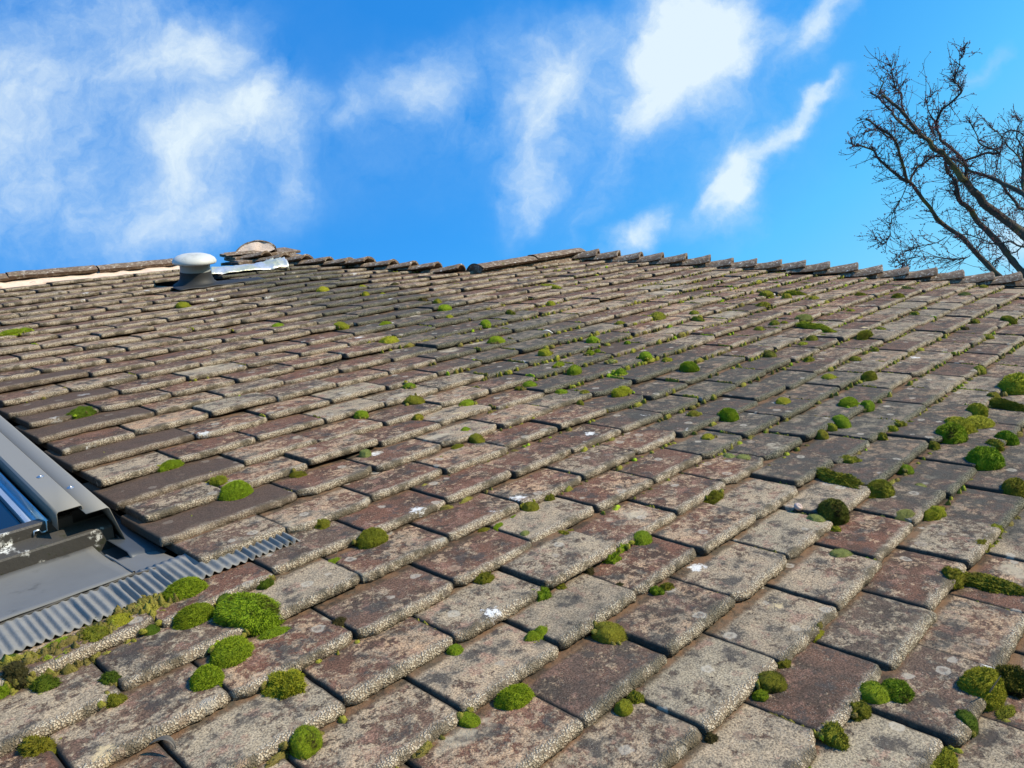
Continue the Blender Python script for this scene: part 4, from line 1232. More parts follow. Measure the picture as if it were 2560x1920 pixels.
 (2.591, 0.443, 0.087, 0.018, 'y', 'h', 'medium yellow-green thin moss strip, nearest of its kind above the brown corner hump'),
 (2.284, 0.427, 0.056, 0.016, 'o', 't', 'small olive moss tuft, nearest of its kind above the brown corner hump'),
 (2.572, 0.357, 0.044, 0.014, 'o', 'r', 'small olive moss button, third nearest of its kind left of the lower right hip tiles'),
 (2.446, 0.161, 0.035, 0.013, 'o', 'r', 'tiny olive moss button, second nearest of its kind left of the lower right hip tiles'),
 (2.816, 0.123, 0.049, 0.022, 'o', 'r', 'small olive moss button, nearest of its kind below the lower right hip tiles'),
 (2.78, 0.256, 0.045, 0.014, 'o', 'r', 'small olive moss button, nearest of its kind left of the lower right hip tiles'),
 (2.578, -0.022, 0.031, 0.016, 'o', 'r', 'tiny olive moss button, second nearest of its kind below the lower right hip tiles'),
 (2.447, -0.222, 0.032, 0.016, 'k', 'r', 'tiny dark brown moss button, nearest of its kind below the lower right hip tiles'),
 (2.6, -0.213, 0.031, 0.013, 'o', 'r', 'tiny olive moss button, third nearest of its kind above the right-edge mound'),
 (2.686, -0.295, 0.051, 0.014, 'o', 'r', 'small olive moss button, second nearest of its kind above the right-edge mound'),
 (2.377, -0.308, 0.031, 0.01, 'o', 'r', 'tiny olive moss button, nearest of its kind above the right-edge mound'),
 (1.933, -0.401, 0.031, 0.012, 'o', 'r', 'tiny olive moss button, second nearest of its kind left of the right-edge mound'),
 (3.091, 0.195, 0.091, 0.011, 'p', 'h', 'medium pale green thin moss strip, nearest of its kind below the lower right hip tiles'),
 (3.091, -0.044, 0.054, 0.013, 'p', 'r', 'small pale green moss button, nearest of its kind right of the lower right hip tiles'),
 (3.372, -0.042, 0.043, 0.016, 'o', 'r', 'small olive moss button, nearest of its kind right of the lower right hip tiles'),
 (1.798, -0.113, 0.032, 0.01, 'o', 'r', 'tiny olive moss button, nearest of its kind above the teardrop moss'),
 (1.948, -0.113, 0.022, 0.011, 'o', 'r', 'tiny olive moss button, second nearest of its kind above the teardrop moss'),
 (1.816, -0.518, 0.077, 0.03, 'y', 'e', 'pale yellow-green moss mound at the right edge'),
 (1.683, -0.497, 0.028, 0.014, 'o', 'r', 'tiny olive moss button, nearest of its kind left of the right-edge mound'),
 (1.107, 0.369, 0.046, 0.022, 'g', 'r', 'round bright green moss dome near the middle of the roof beside a short strip'),
 (1.112, 0.428, 0.044, 0.01, 'g', 's', 'short green moss strip left of the round dome in the middle of the roof'),
 (1.19, 0.275, 0.033, 0.017, 'g', 'r', 'tiny bright green moss button, nearest of its kind above the two-lobed mid-roof moss'),
 (1.052, 0.171, 0.067, 0.019, 'y', 'w', 'yellow-green two-lobed moss on a grey tile in mid roof'),
 (1.357, 0.312, 0.041, 0.016, 'g', 'r', 'small bright green moss button, nearest of its kind left of the farther smooth dome'),
 (1.395, 0.263, 0.029, 0.008, 'y', 'r', 'tiny yellow-green moss button, nearest of its kind left of the farther smooth dome'),
 (1.174, 0.535, 0.044, 0.018, 'y', 'r', 'small yellow-green moss button, nearest of its kind below the white feather'),
 (1.401, 0.539, 0.045, 0.014, 'g', 'r', 'small bright green moss button, nearest of its kind right of the white feather'),
 (1.461, 0.452, 0.021, 0.011, 'g', 'r', 'tiny bright green moss button, second nearest of its kind right of the mid-roof round dome'),
 (1.173, 0.734, 0.053, 0.016, 'g', 'r', 'small bright green moss button, nearest of its kind left of the white feather'),
 (1.302, 0.915, 0.041, 0.017, 'g', 'r', 'small bright green moss button, nearest of its kind below the middle ridge'),
 (1.366, 1.196, 0.053, 0.02, 'g', 'r', 'small bright green moss button, nearest of its kind left of the middle ridge'),
 (1.418, 1.294, 0.037, 0.019, 'o', 'r', 'tiny olive moss button, nearest of its kind left of the middle ridge'),
 (1.398, 1.349, 0.078, 0.016, 'b', 'h', 'medium rust brown thin moss strip, nearest of its kind left of the middle ridge'),
 (1.295, 1.09, 0.032, 0.009, 'y', 'r', 'tiny yellow-green moss button, nearest of its kind left of the middle ridge'),
 (1.497, 0.99, 0.065, 0.014, 'o', 'h', 'small olive thin moss strip, nearest of its kind below the middle ridge'),
 (1.714, 0.991, 0.034, 0.017, 'y', 'r', 'tiny yellow-green moss button, nearest of its kind above the white feather'),
 (1.831, 0.594, 0.067, 0.021, 'o', 'e', 'small olive moss pad, nearest of its kind below the upper right hip tiles'),
 (1.281, 0.455, 0.028, 0.012, 'g', 't', 'tiny bright green moss tuft, nearest of its kind above the mid-roof round dome'),
 (1.321, 0.459, 0.021, 0.01, 'g', 't', 'tiny bright green moss tuft, nearest of its kind above the two-lobed mid-roof moss'),
 (0.951, 0.28, 0.033, 0.012, 'g', 'r', 'tiny bright green moss button, nearest of its kind below the mid-roof round dome'),
 (0.979, 0.228, 0.025, 0.007, 'o', 'r', 'tiny olive moss button, nearest of its kind below the mid-roof round dome'),
 (0.931, 0.369, 0.039, 0.015, 'g', 'r', 'tiny bright green moss button, nearest of its kind left of the mid-roof round dome'),
 (0.897, 0.372, 0.022, 0.009, 'o', 't', 'tiny olive moss tuft, nearest of its kind left of the mid-roof round dome'),
 (0.915, 0.19, 0.019, 0.01, 'o', 'r', 'tiny olive moss button, second nearest of its kind below the mid-roof round dome'),
 (1.262, 0.363, 0.034, 0.009, 'p', 't', 'tiny pale green moss tuft, nearest of its kind above the two-lobed mid-roof moss'),
 (1.648, 0.622, 0.03, 0.009, 'o', 'r', 'tiny olive moss button, nearest of its kind right of the white feather'),
 (1.972, 1.216, 0.106, 0.01, 'y', 'h', 'medium yellow-green thin moss strip, nearest of its kind below the middle ridge'),
 (1.31, 1.597, 0.034, 0.018, 'y', 'r', 'tiny yellow-green moss button, third nearest of its kind right of the lead flashing'),
 (1.373, 1.571, 0.028, 0.012, 'y', 'r', 'tiny yellow-green moss button, second nearest of its kind left of the middle ridge'),
 (1.237, 1.782, 0.054, 0.019, 'y', 'e', 'small yellow-green moss pad, nearest of its kind right of the lead flashing'),
 (1.393, 1.735, 0.036, 0.012, 'y', 'r', 'tiny yellow-green moss button, second nearest of its kind right of the lead flashing'),
 (1.522, 1.687, 0.037, 0.015, 'k', 'r', 'tiny dark brown moss button, nearest of its kind left of the middle ridge'),
]
# ------------------------------------------------------------------ moss
def dome(kind, seed, blades):
    """unit moss cushion: width 1 (x), depth 1 (y), height 1 (z, from 0). base dome + many thin leaves."""
    rng = np.random.default_rng(seed)
    nu, nv = 40, 14
    th = np.linspace(0, 2 * np.pi, nu, endpoint=False)
    ph = np.linspace(0, np.pi / 2 * 1.10, nv)
    TH_, PH = np.meshgrid(th, ph)
    def shape(TH_, PH):
        x = np.sin(np.minimum(PH, np.pi / 2)) * np.cos(TH_); y = np.sin(np.minimum(PH, np.pi / 2)) * np.sin(TH_); z = np.cos(PH)
        r = np.ones_like(x)
        lump = fbm(np.stack([x * 1.6 + seed, y * 1.6, z * 1.6], -1), 3, 7) - .5
        fine = fbm(np.stack([x * 5 + seed, y * 5, z * 5], -1), 3, 8) - .5
        if kind == 'r': r = 1 + .30 * lump + .13 * fine
        elif kind == 'e': r = 1 + .34 * lump + .15 * fine
        elif kind == 't': r = 1 + .75 * lump + .42 * fine
        elif kind == 's': r = 1 + .55 * lump + .30 * fine
        elif kind == 'h': r = 1 + .65 * lump + .35 * fine
        elif kind == 'w':
            r = 1 + .3 * lump + .2 * fine - .42 * np.exp(-(x / .22) ** 2) * (.35 + .65 * np.clip(z, 0, 1)) 
        return np.stack([x * r * .5, y * r * .5, z * r], -1)
    Vd = shape(TH_, PH).reshape(-1, 3)
    idx = np.arange(nu * nv).reshape(nv, nu)
    F = np.stack([idx[:-1], np.roll(idx[:-1], -1, 1), np.roll(idx[1:], -1, 1), idx[1:]], -1).reshape(-1, 4)
    # leaves
    th = rng.uniform(0, 2 * np.pi, blades); ph = np.arccos(rng.uniform(-.10, 1, blades))
    P = shape(th, ph)
    Nn = np.stack([np.sin(ph) * np.cos(th) * 2, np.sin(ph) * np.sin(th) * 2, np.cos(ph)], -1)
    Nn /= np.linalg.norm(Nn, axis=1, keepdims=True)
    D = Nn + rng.normal(0, .38 if kind in 'rew' else .6, (blades, 3))
    D /= np.linalg.norm(D, axis=1, keepdims=True)
    ln = rng.uniform(.035, .075, blades)[:, None] * (1.0 if kind in 'rew' else 1.7)
    side = np.cross(D, rng.normal(0, 1, (blades, 3))); side /= np.linalg.norm(side, axis=1, keepdims=True)
    wd = (.010 if kind in 'rew' else .015)
    sc = np.array([1, 1, 1.9])
    b0 = P - side * wd * sc - D * .02; b1 = P + side * wd * sc - D * .02; tp = P + D * ln * sc
    n0 = len(Vd)
    V = np.concatenate([Vd, b0, b1, tp])
    Tt = np.stack([n0 + np.arange(blades), n0 + blades + np.arange(blades), n0 + 2 * blades + np.arange(blades)], -1)
    jit = rng.uniform(.55, 1.0, blades)
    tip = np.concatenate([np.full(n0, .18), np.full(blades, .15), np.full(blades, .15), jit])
    return V, [F, Tt], tip
PROTO = {}
def moss_mesh(kind, var, big):
    key = (kind, var, big)
    if key not in PROTO:
        V, F, tip = dome(kind, 13 * var + ord(kind), 4200 if big else 1100)
        o = mesh_np('moss_cushion', V, F, M_MOSS, attrs={'tip': tip}, link=False)
        PROTO[key] = o.data
        bpy.data.objects.remove(o)
    return PROTO[key]
MCOL = {'g': (.340, .500, .022, .12), 'G': (.320, .470, .020, .95), 'y': (.500, .530, .040, .15), 'o': (.370, .380, .036, .5), 'd': (.160, .260, .018, .3),
        'p': (.460, .510, .170, .1), 'k': (.120, .105, .038, .6), 'K': (.230, .240, .034, 1.0), 'O': (.290, .310, .026, .9), 'b': (.300, .190, .040, .6)}
def build_moss():
    rng = random.Random(3)
    for k, (u, v, w, h, c, s, lab) in enumerate(MOSS):
        g = 1.32 if (v < -.3 and u > .3) else 1.03
        w *= g; h *= g * 1.05
        if s == 'r': h = max(h, .36 * w)
        big = w > .045 and v < .35
        me = moss_mesh(s, k % 5, big)
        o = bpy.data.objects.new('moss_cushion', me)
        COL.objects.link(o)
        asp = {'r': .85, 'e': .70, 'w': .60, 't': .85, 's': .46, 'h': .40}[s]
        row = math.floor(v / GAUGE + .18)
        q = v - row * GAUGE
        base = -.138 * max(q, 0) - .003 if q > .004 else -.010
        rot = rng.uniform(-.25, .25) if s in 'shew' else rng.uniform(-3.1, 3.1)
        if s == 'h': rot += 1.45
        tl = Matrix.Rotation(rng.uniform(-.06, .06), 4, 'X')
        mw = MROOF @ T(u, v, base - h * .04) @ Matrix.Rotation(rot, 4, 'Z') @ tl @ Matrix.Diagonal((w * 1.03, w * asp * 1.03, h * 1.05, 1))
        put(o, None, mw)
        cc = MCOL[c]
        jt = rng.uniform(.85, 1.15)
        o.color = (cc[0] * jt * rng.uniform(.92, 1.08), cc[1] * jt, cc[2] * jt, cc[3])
        tag(o, lab, 'moss', 'moss cushions growing on the roof tiles')
build_moss()

def build_fine_moss():
    """crumbs and threads of moss in the joints: uncountable"""
    rng = np.random.default_rng(21)
    protos = []
    for s in range(5):
        r = np.random.default_rng(90 + s)
        nu, nv = 12, 5
        th = np.linspace(0, 2 * np.pi, nu, endpoint=False); ph = np.linspace(0, np.pi / 2, nv)
        A, B = np.meshgrid(th, ph)
        x, y, z = np.sin(B) * np.cos(A), np.sin(B) * np.sin(A), np.cos(B)
        rr = 1 + .8 * (fbm(np.stack([x * 2 + s * 5, y * 2, z * 2], -1), 3, 33) - .5)
        V = np.stack([x * rr * .5, y * rr * .5, z * rr], -1).reshape(-1, 3)
        idx = np.arange(nu * nv).reshape(nv, nu)
        F = np.stack([idx[:-1], np.roll(idx[:-1], -1, 1), np.roll(idx[1:], -1, 1), idx[1:]], -1).reshape(-1, 4)
        bl = 160
        t2 = r.uniform(0, 2 * np.pi, bl); p2 = np.arccos(r.uniform(0, 1, bl))
        N = np.stack([np.sin(p2) * np.cos(t2), np.sin(p2) * np.sin(t2), np.cos(p2)], -1)
        P = N * np.array([.5, .5, 1.]) * .95
        D = N + r.normal(0, .6, (bl, 3)); D /= np.linalg.norm(D, axis=1, keepdims=True)
        sd = np.cross(D, r.normal(0, 1, (bl, 3))); sd /= np.linalg.norm(sd, axis=1, keepdims=True)
        n0 = len(V)
        V = np.concatenate([V, P - sd * .035, P + sd * .035, P + D * r.uniform(.1, .25, bl)[:, None]])
        Tt = np.stack([n0 + np.arange(bl), n0 + bl + np.arange(bl), n0 + 2 * bl + np.arange(bl)], -1)
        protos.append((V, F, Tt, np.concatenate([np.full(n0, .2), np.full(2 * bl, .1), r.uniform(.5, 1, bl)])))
    Vs, Fq, Ft, tips = [], [], [], []
    base = 0
    def clump(u, v, n, w, d, h, rot):
        nonlocal base
        V, F, Tt, tip = protos[rng.integers(5)]
        c, s = math.cos(rot), math.sin(rot)
        X = V * np.array([w, d, h])
        X = np.stack([X[:, 0] * c - X[:, 1] * s + u, X[:, 0] * s + X[:, 1] * c + v, X[:, 2] + n], -1)
        Vs.append(X); Fq.append(F + base); Ft.append(Tt + base); tips.append(tip)
        base += len(V)
    for i in range(-9, 20):
        v = i * GAUGE
        umax = HIP_R(v) if v < V_MID else HIP_L(v)
        u = -.5
        while u < umax - .05:
            f = float(vnoise(np.array([u * 5.5, i * .9, 0.]), 101))
            dens = .22 + .62 * min(1, max(0, (u - .1 - max(0, v) * .55) / 1.2)) + (.35 if (u < .0 and v < .05) else 0)
            if v < .15 and u > .42 - v * .6: dens += .30
            if 1 <= i <= 13 and u < .15: dens = .12
            if 1.0 < u < 1.5 and v > .1: dens += .12
            if v > 1.2: dens *= .55
            if f * 1.12 < dens * .80 and not (1 <= i <= 13 and u < -.06) and not (i == 0 and u < .12 and u > -.75 and False):
                w = min(.040, .0105 * math.exp(rng.normal(0, .55)))
                clump(u, v - .003 - rng.uniform(0, .004), -.0135, w, rng.uniform(.006, .013) + w * .12, rng.uniform(.005, .011) + w * .12, rng.uniform(-.4, .4))
                u += w * .55
            u += rng.uniform(.003, .034) if rng.random() < .8 else rng.uniform(.02, .09)
        # upright joints
        off = 0. if i % 2 == 0 else .5
        for j in range(-3, int(umax / TILE_W) + 1):
            uu = (j + off) * TILE_W
            if uu > umax - .05 or (1 <= i <= 13 and uu < 0): continue
            if rng.random() < (.16 + (.42 if uu > .55 + max(0, v) * .6 else 0)):
                a = rng.uniform(0, .05); b = a + rng.uniform(.02, .06)
                q = a
                while q < b and q < .095:
                    clump(uu + rng.normal(0, .001), v + q, -.138 * q - .005, rng.uniform(.004, .008), rng.uniform(.006, .012), rng.uniform(.005, .009), 0)
                    q += .006
    # crumbs round the cushions, so that their edges run out raggedly
    for (mu, mv, mw_, mh, c, s, lab) in MOSS:
        if mw_ < .022: continue
        asp = {'r': .85, 'e': .70, 'w': .60, 't': .85, 's': .46, 'h': .40}[s]
        if s == 'h': continue
        for _ in range(int(5 + mw_ * 130)):
            a = rng.uniform(0, 2 * math.pi)
            r = rng.uniform(.46, .62)
            cu, cv = mu + mw_ * r * math.cos(a), mv + mw_ * asp * r * math.sin(a)
            qq = cv - math.floor(cv / GAUGE + .06) * GAUGE
            if rng.random() < .55: clump(cu, cv, -.132 * max(0, qq) - .002, rng.uniform(.004, .012), rng.uniform(.004, .010), rng.uniform(.003, .007), rng.uniform(-3, 3))
    # the mossy bank under the pleated skirt
    for _ in range(330):
        u = rng.uniform(-.45, -.12); 
        clump(u, .052 + rng.normal(0, .012) - .02 * (u < -.2), -.012, rng.uniform(.012, .026), rng.uniform(.010, .018), rng.uniform(.008, .018), rng.uniform(-3, 3))
    for _ in range(60):
        u = rng.uniform(-.5, -.2)
        clump(u, -.004 + rng.normal(0, .006), -.016, rng.uniform(.010, .022), rng.uniform(.008, .014), rng.uniform(.008, .016), rng.uniform(-3, 3))
    o = mesh_np('moss_growth', np.concatenate(Vs), [np.concatenate(Fq), np.concatenate(Ft)], M_MOSSFINE, attrs={'tip': np.concatenate(tips)})
    tag(o, 'crumbs and threads of olive moss filling the joints between the tiles', 'moss', None, 'stuff')
build_fine_moss()

# ------------------------------------------------------------------ small things lying on the tiles
def build_bits():
    # white feather
    V, F = [], []
    n = 14
    for i in range(n + 1):
        t = i / n
        w = .0055 * math.sin(math.pi * min(1, t * 1.15 + .02)) ** .7 * (1 - .4 * t)
        x = .034 * t; z = .010 * math.sin(t * 2.4) + .002
        V += [(x, -w, z + .002), (x, 0, z), (x, w, z + .002)]
    for i in range(n):
        for j in range(2): F.append((i * 3 + j, i * 3 + 3 + j, i * 3 + 4 + j, i * 3 + 1 + j))
    o = MB().add(V, F).build('feather', mat_simple('feather_white', (.78, .77, .74), .7, nscale=200, namt=.1), None, mw=MROOF @ T(1.345, .655, .004) @ Matrix.Rotation(2.4, 4, 'Z'), solid=.0006)
    tag(o, 'small white feather lying on a grey stained tile in mid roof', 'feather')
    # dry curled leaf blade
    V, F = [], []
    for i in range(21):
        t = i / 20
        w = .0035 * math.sin(math.pi * t) ** .6 + .0003
        x = .040 * t; y = .012 * math.sin(t * 2.2); z = .004 + .010 * math.sin(t * 3.0)
        V += [(x, y - w, z + .001), (x, y, z), (x, y + w, z + .003)]
    for i in range(20):
        for j in range(2): F.append((i * 3 + j, i * 3 + 3 + j, i * 3 + 4 + j, i * 3 + 1 + j))
    o = MB().add(V, F).build('dry_leaf', mat_simple('dry_leaf_grey', (.12, .105, .085), .7, nscale=120, namt=.3), None, mw=MROOF @ T(-.262, -.208, .000) @ Matrix.Rotation(-1.25, 4, 'Z') @ Matrix.Scale(.75, 4), solid=.0005)
    tag(o, 'thin curled dry leaf blade at the bottom edge of the roof view', 'leaf')
    # snail shell
    V, F = [], []
    path, rad = [], []
    for t in np.linspace(0, 1, 40):
        a = t * 4.4 * math.pi
        r = .0065 * (1 - t) ** 1.1
        path.append((r * math.cos(a), r * math.sin(a), .006 + .009 * t)); rad.append(.0062 * (1 - t) ** .9 + .0006)
    V, F = tube(path, rad, 12)
    o = MB().add(V, F.tolist()).build('snail_shell', mat_simple('snail_pink', (.46, .34, .29), .4, nscale=180, namt=.5), None, mw=MROOF @ T(.745, -.430, -.004) @ Matrix.Rotation(.5, 4, 'X') @ Matrix.Scale(.75, 4))
    tag(o, 'small pinkish snail shell between a dark moss dome and a pale moss button', 'shell')
    # dry stalk stuck in the moss bank, lower right
    V, F = tube([(.003 * math.sin(t * 5), .004 * t, .040 * t) for t in np.linspace(0, 1, 10)], [.0011 * (1 - .5 * t) for t in np.linspace(0, 1, 10)], 6)
    o = MB().add(V, F.tolist()).build('dry_stalk', mat_simple('straw', (.34, .26, .15), .8), None, mw=MROOF @ T(.430, -.800, .002) @ Matrix.Rotation(.35, 4, 'X'))
    tag(o, 'thin straw stalk standing in the broad moss bank at lower right', 'stalk')
build_bits()
# ------------------------------------------------------------------ trees
def cam_pt(x, y, D):
    """point on the bearing (x, y thousandths of the tangent plane, as for the clouds) at distance D, in world space"""
    a, b = (x - 1280) / 1976, (y - 960) / 1976
    d = Vector(tuple(RC[0][k] * a + RC[1][k] * b + RC[2][k] for k in range(3))).normalized()
    return np.array(MROOF @ (Vector(CPOS) + d * D))
M_BARK = mat_bark()
M_TWIG = mat_simple('twig_bark', (.062, .042, .038), .85, nscale=12, namt=.35)
M_BUD = mat_simple('red_buds', (.17, .050, .055), .7, nscale=30, namt=.3)
def smooth_path(P, n):
    P = np.asarray(P, float)
    t = np.linspace(0, len(P) - 1, n)
    i = np.clip(np.floor(t).astype(int), 0, len(P) - 2); f = (t - i)[:, None]
    p0 = P[np.maximum(i - 1, 0)]; p1 = P[i]; p2 = P[i + 1]; p3 = P[np.minimum(i + 2, len(P) - 1)]
    return .5 * (2 * p1 + (p2 - p0) * f + (2 * p0 - 5 * p1 + 4 * p2 - p3) * f ** 2 + (3 * p1 - p0 - 3 * p2 + p3) * f ** 3)
def build_tree(root_name, label, limbs, D0, foot, twig_n, seed, trunk_r):
    rng = np.random.default_rng(seed)
    root = empty(root_name, label, 'tree', Matrix.Translation(Vector((foot[0], foot[1], 0))))
    def c2(x, y, dz): return cam_pt(2060 + x / 2.44, 60 + y / 2.44, D0 + dz)
    ends = []
    skel = []
    for (pts, r0, r1, dz0, dz1) in limbs:
        P = [c2(x, y, dz0 + (dz1 - dz0) * k / max(1, len(pts) - 1)) for k, (x, y) in enumerate(pts)]
        Q = smooth_path(P, 5 * len(P))
        L = len(Q)
        Q = Q + (np.stack([vnoise(np.stack([np.arange(L) * .30, np.full(L, seed + r0 * 100), np.full(L, float(k))], -1), 5) for k in range(3)], -1) - .5) * .035
        rad = .88 * np.linspace(r0, r1, L) * (1 + .25 * (vnoise(np.stack([np.arange(L) * .9, np.zeros(L), np.full(L, r0 * 50)], -1), 8) - .5))
        V, F = tube(Q, rad, 9)
        if r0 > .016:
            # a knotty skin
            V = V + (fbm(V * 14, 3, 9) - .5)[:, None] * .010
        MB().add(V, F.tolist()).build('limb', M_BARK, root, mw=Matrix())
        skel.append((Q, rad))
    # trunk under the visible limbs
    topp = c2(*limbs[0][0][0], limbs[0][3])
    tr = smooth_path([(foot[0], foot[1], -.05), (foot[0] - .02, foot[1], 1.0), (foot[0] + .05, foot[1] + .04, 2.0), (foot[0], foot[1], 2.75)], 20)
    V, F = tube(tr, np.linspace(trunk_r * 1.4, trunk_r, 20), 14)
    MB().add(V, F.tolist()).build('trunk', M_BARK, root, mw=Matrix())
    for Q, rad in skel:
        if rad[0] > .024:
            p = Q[0]
            j = smooth_path([tr[-1] - np.array([0, 0, .25]), tr[-1] * .55 + p * .45 + np.array([0, 0, -.12]), p], 14)
            j[-1] = p
            V, F = tube(j, np.linspace(max(trunk_r * .55, rad[0]), rad[0], 14), 10)
            MB().add(V, F.tolist()).build('limb', M_BARK, root, mw=Matrix())
    # twigs in sprays, with buds
    TV, TF, BV, BF = [], [], [], []
    tb = bb = 0
    view = cam_pt(2350, 400, D0) - np.array(MROOF @ Vector(CPOS)); view /= np.linalg.norm(view)
    def addt(path, r0, r1, seg=5):
        nonlocal tb
        V, F = tube(path, np.linspace(r0, r1, len(path)), seg)
        TV.append(V); TF.append(F + tb); tb += len(V)
    def bud(p, s):
        nonlocal bb
        q = rng.normal(0, 1, 3); q /= np.linalg.norm(q)
        a = np.cross(q, (0.3, .2, .9)); a /= np.linalg.norm(a); b = np.cross(q, a)
        V = np.array([p - q * s, p + a * s * .6, p + b * s * .6, p - a * s * .6, p - b * s * .6, p + q * s * 1.3])
        F = np.array([(0, 2, 1), (0, 3, 2), (0, 4, 3), (0, 1, 4), (5, 1, 2), (5, 2, 3), (5, 3, 4), (5, 4, 1)])
        BV.append(V); BF.append(F + bb); bb += 6
    up = np.array([0, 0, 1.])
    for k in range(twig_n):
        Q, rad = skel[rng.choice(len(skel), p=WGT(skel))]
        f = rng.beta(1.3, 1.1)
        i = min(int(f * (len(Q) - 1)), len(Q) - 2)
        p = Q[i] + (Q[i + 1] - Q[i]) * rng.random()
        ax = Q[min(i + 2, len(Q) - 1)] - Q[i]; ax /= np.linalg.norm(ax) + 1e-9
        d = ax * rng.uniform(.3, 1.2) + rng.normal(0, .75, 3); d -= view * d.dot(view) * .5
        d /= np.linalg.norm(d)
        L = rng.gamma(3.2, .062) * (1.12 - .70 * f)
        n = 8
        path = [p]; dd = d.copy()
        droop = rng.choice([-.16, .10, .26], p=[.3, .35, .35])
        bend = rng.normal(0, .16, 3)
        for s in range(n):
            dd = dd + up * droop * .5 + bend * .5 + rng.normal(0, .055, 3); dd /= np.linalg.norm(dd)
            path.append(path[-1] + dd * L / n)
        r = rng.uniform(.0020, .0042)
        addt(np.array(path), r, r * .40)
        for s in range(rng.integers(1, 5)):
            ii = rng.integers(2, n)
            d2 = dd + rng.normal(0, .8, 3); d2 /= np.linalg.norm(d2)
            q = [path[ii]]; L2 = L * rng.uniform(.2, .5)
            for s2 in range(4):
                d2 = d2 + up * .08 + rng.normal(0, .14, 3); d2 /= np.linalg.norm(d2); q.append(q[-1] + d2 * L2 / 4)
            addt(np.array(q), r * .62, r * .32, 4)
            if rng.random() < .75:
                bud(q[-1], rng.uniform(.006, .011)); bud(q[2], rng.uniform(.005, .008))
        if rng.random() < .6:
            for s in (n, n - 1, n - 3, n - 4): bud(path[s] + rng.normal(0, .004, 3), rng.uniform(.005, .010))
    mesh_np('twigs', np.concatenate(TV), np.concatenate(TF), M_TWIG, root, mw=Matrix())
    mesh_np('buds', np.concatenate(BV), np.concatenate(BF), M_BUD, root, mw=Matrix(), smooth=False)
    return root
def WGT(skel):
    w = np.array([np.linalg.norm(np.diff(Q, axis=0), axis=1).sum() / (.014 + rad[-1]) ** .25 for Q, rad in skel])
    return w / w.sum()
S2 = .00186
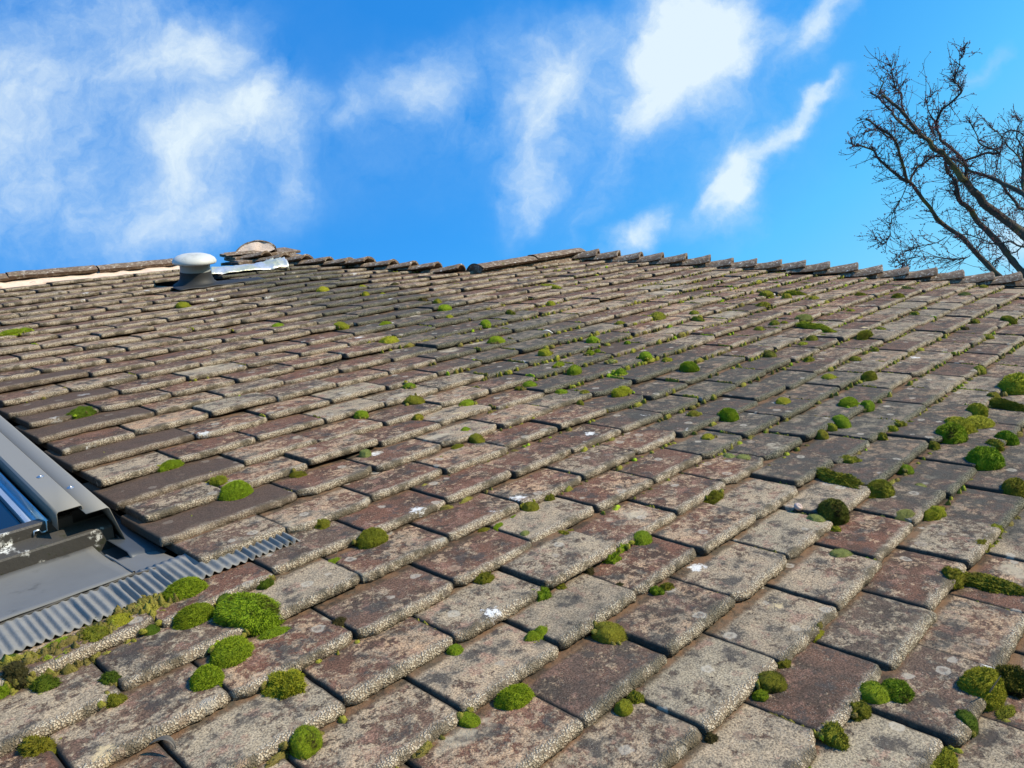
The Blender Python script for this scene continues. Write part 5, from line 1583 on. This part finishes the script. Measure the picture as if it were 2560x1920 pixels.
LIMBS_A = [
    ([(1260, 1740), (1100, 1560), (950, 1420), (850, 1320), (720, 1220), (640, 1120), (570, 1020), (520, 970), (430, 900), (360, 840), (290, 780), (200, 740), (160, 718)], .032, .006, .2, -.3),
    ([(520, 970), (500, 890), (460, 790), (420, 700), (340, 640), (255, 575)], .018, .010, -.1, -.5),
    ([(535, 965), (560, 900), (595, 855), (680, 810), (790, 830)], .013, .009, -.1, .3),
    ([(1330, 1640), (1230, 1520), (1120, 1400), (1000, 1280), (920, 1180), (880, 1120), (830, 1070), (800, 980), (760, 900), (740, 850)], .038, .016, .0, .1),
    ([(1400, 1420), (1260, 1310), (1130, 1210), (1000, 1110), (930, 1050), (880, 1000), (850, 950), (800, 880), (730, 810), (660, 740), (590, 680), (500, 570), (430, 505), (350, 425)], .052, .012, .1, -.4),
    ([(700, 765), (600, 670), (520, 640), (430, 570), (380, 500), (285, 415)], .020, .009, .0, .4),
    ([(900, 1000), (880, 930), (870, 870), (820, 800), (740, 735), (700, 680), (690, 600), (700, 560), (760, 490), (840, 410), (830, 375), (795, 345), (820, 255), (850, 190), (857, 135)], .022, .0025, .3, .1),
    ([(870, 835), (980, 800), (1055, 788), (1040, 770), (960, 740), (920, 660), (900, 610)], .014, .004, .2, .0),
    ([(1260, 1060), (1180, 1010), (1070, 960), (1000, 935), (900, 900), (800, 830), (730, 800)], .026, .009, -.3, .2),
    ([(1260, 1370), (1150, 1345), (1050, 1340), (950, 1315), (860, 1290), (800, 1310)], .010, .003, -.4, -.2),
    ([(350, 430), (355, 370), (350, 310)], .009, .004, -.4, -.4),
    ([(500, 540), (470, 450), (430, 370), (405, 280), (400, 230)], .010, .002, -.3, -.2),
    ([(460, 450), (465, 370)], .005, .003, -.2, -.2),
    ([(420, 700), (330, 655), (240, 655)], .010, .004, -.3, -.4),
    ([(640, 560), (655, 640), (690, 690)], .004, .010, .1, .1),
    ([(690, 600), (620, 480), (650, 440)], .007, .002, .2, .2),
    ([(880, 1120), (820, 1080), (800, 1000), (810, 960)], .012, .008, .0, .2),
    ([(515, 985), (470, 1080), (430, 1140), (405, 1220), (400, 1300), (360, 1345), (320, 1300)], .005, .0016, -.1, -.3),
    ([(760, 1300), (650, 1350), (540, 1370), (450, 1410), (450, 1440)], .005, .0018, .2, .1),
    ([(900, 1420), (780, 1440), (650, 1420), (520, 1430), (490, 1460)], .005, .0018, .2, .1),
]
LIMBS_B = [
    ([(1270, 1420), (1250, 1250), (1235, 1130), (1222, 1030), (1218, 900), (1228, 780), (1240, 640)], .036, .020, .0, .3),
    ([(1235, 1130), (1200, 1120), (1150, 1060), (1110, 1010), (1050, 960)], .018, .015, .0, -.2),
    ([(1222, 900), (1190, 800), (1110, 730), (1050, 660), (1000, 620)], .010, .003, .1, -.1),
    ([(1228, 780), (1180, 680), (1200, 600), (1150, 560)], .010, .003, .1, .3),
    ([(1250, 700), (1150, 640), (1090, 700), (1060, 830), (1040, 930)], .008, .003, .2, .0),
    ([(1250, 1250), (1150, 1230), (1050, 1180), (960, 1200)], .009, .003, .0, .2),
    ([(1260, 1300), (1180, 1380), (1080, 1420), (1000, 1480)], .009, .003, .0, .2),
]
fa = cam_pt(2760, 900, 9.2); fb = cam_pt(2780, 800, 10.6)
build_tree('bare_tree', 'leaning bare tree with budding twigs and a yellowish knotty limb, beyond the hip', LIMBS_A, 9.0, (fa[0], fa[1]), 1150, 5, .13)
build_tree('bare_tree', 'dark upright bare tree cut off by the right edge, behind the leaning tree', LIMBS_B, 10.6, (fb[0], fb[1]), 260, 8, .12)

# ------------------------------------------------------------------ ground
def build_ground():
    m, t = new_mat('lawn')
    P = t.obj()
    c = t.mix(t.noise(P, .7, 5, .6), (.035, .060, .016), (.075, .095, .028))
    c = t.mix(t.noise(P, 30, 4, .7), t.mix(1.0, c, (.6, .6, .6), 'MULTIPLY'), c)
    t.bsdf(c, .95, 0, .2, t.noise(P, 60, 4, .7), .03)
    R = 600.
    o = MB().add([(-R, -R, 0), (R, -R, 0), (R, R, 0), (-R, R, 0)], [(0, 1, 2, 3)]).build('ground', m, None, mw=Matrix(), smooth=False)
    tag(o, 'flat green lawn around the house', 'ground', None, 'structure')
build_ground()
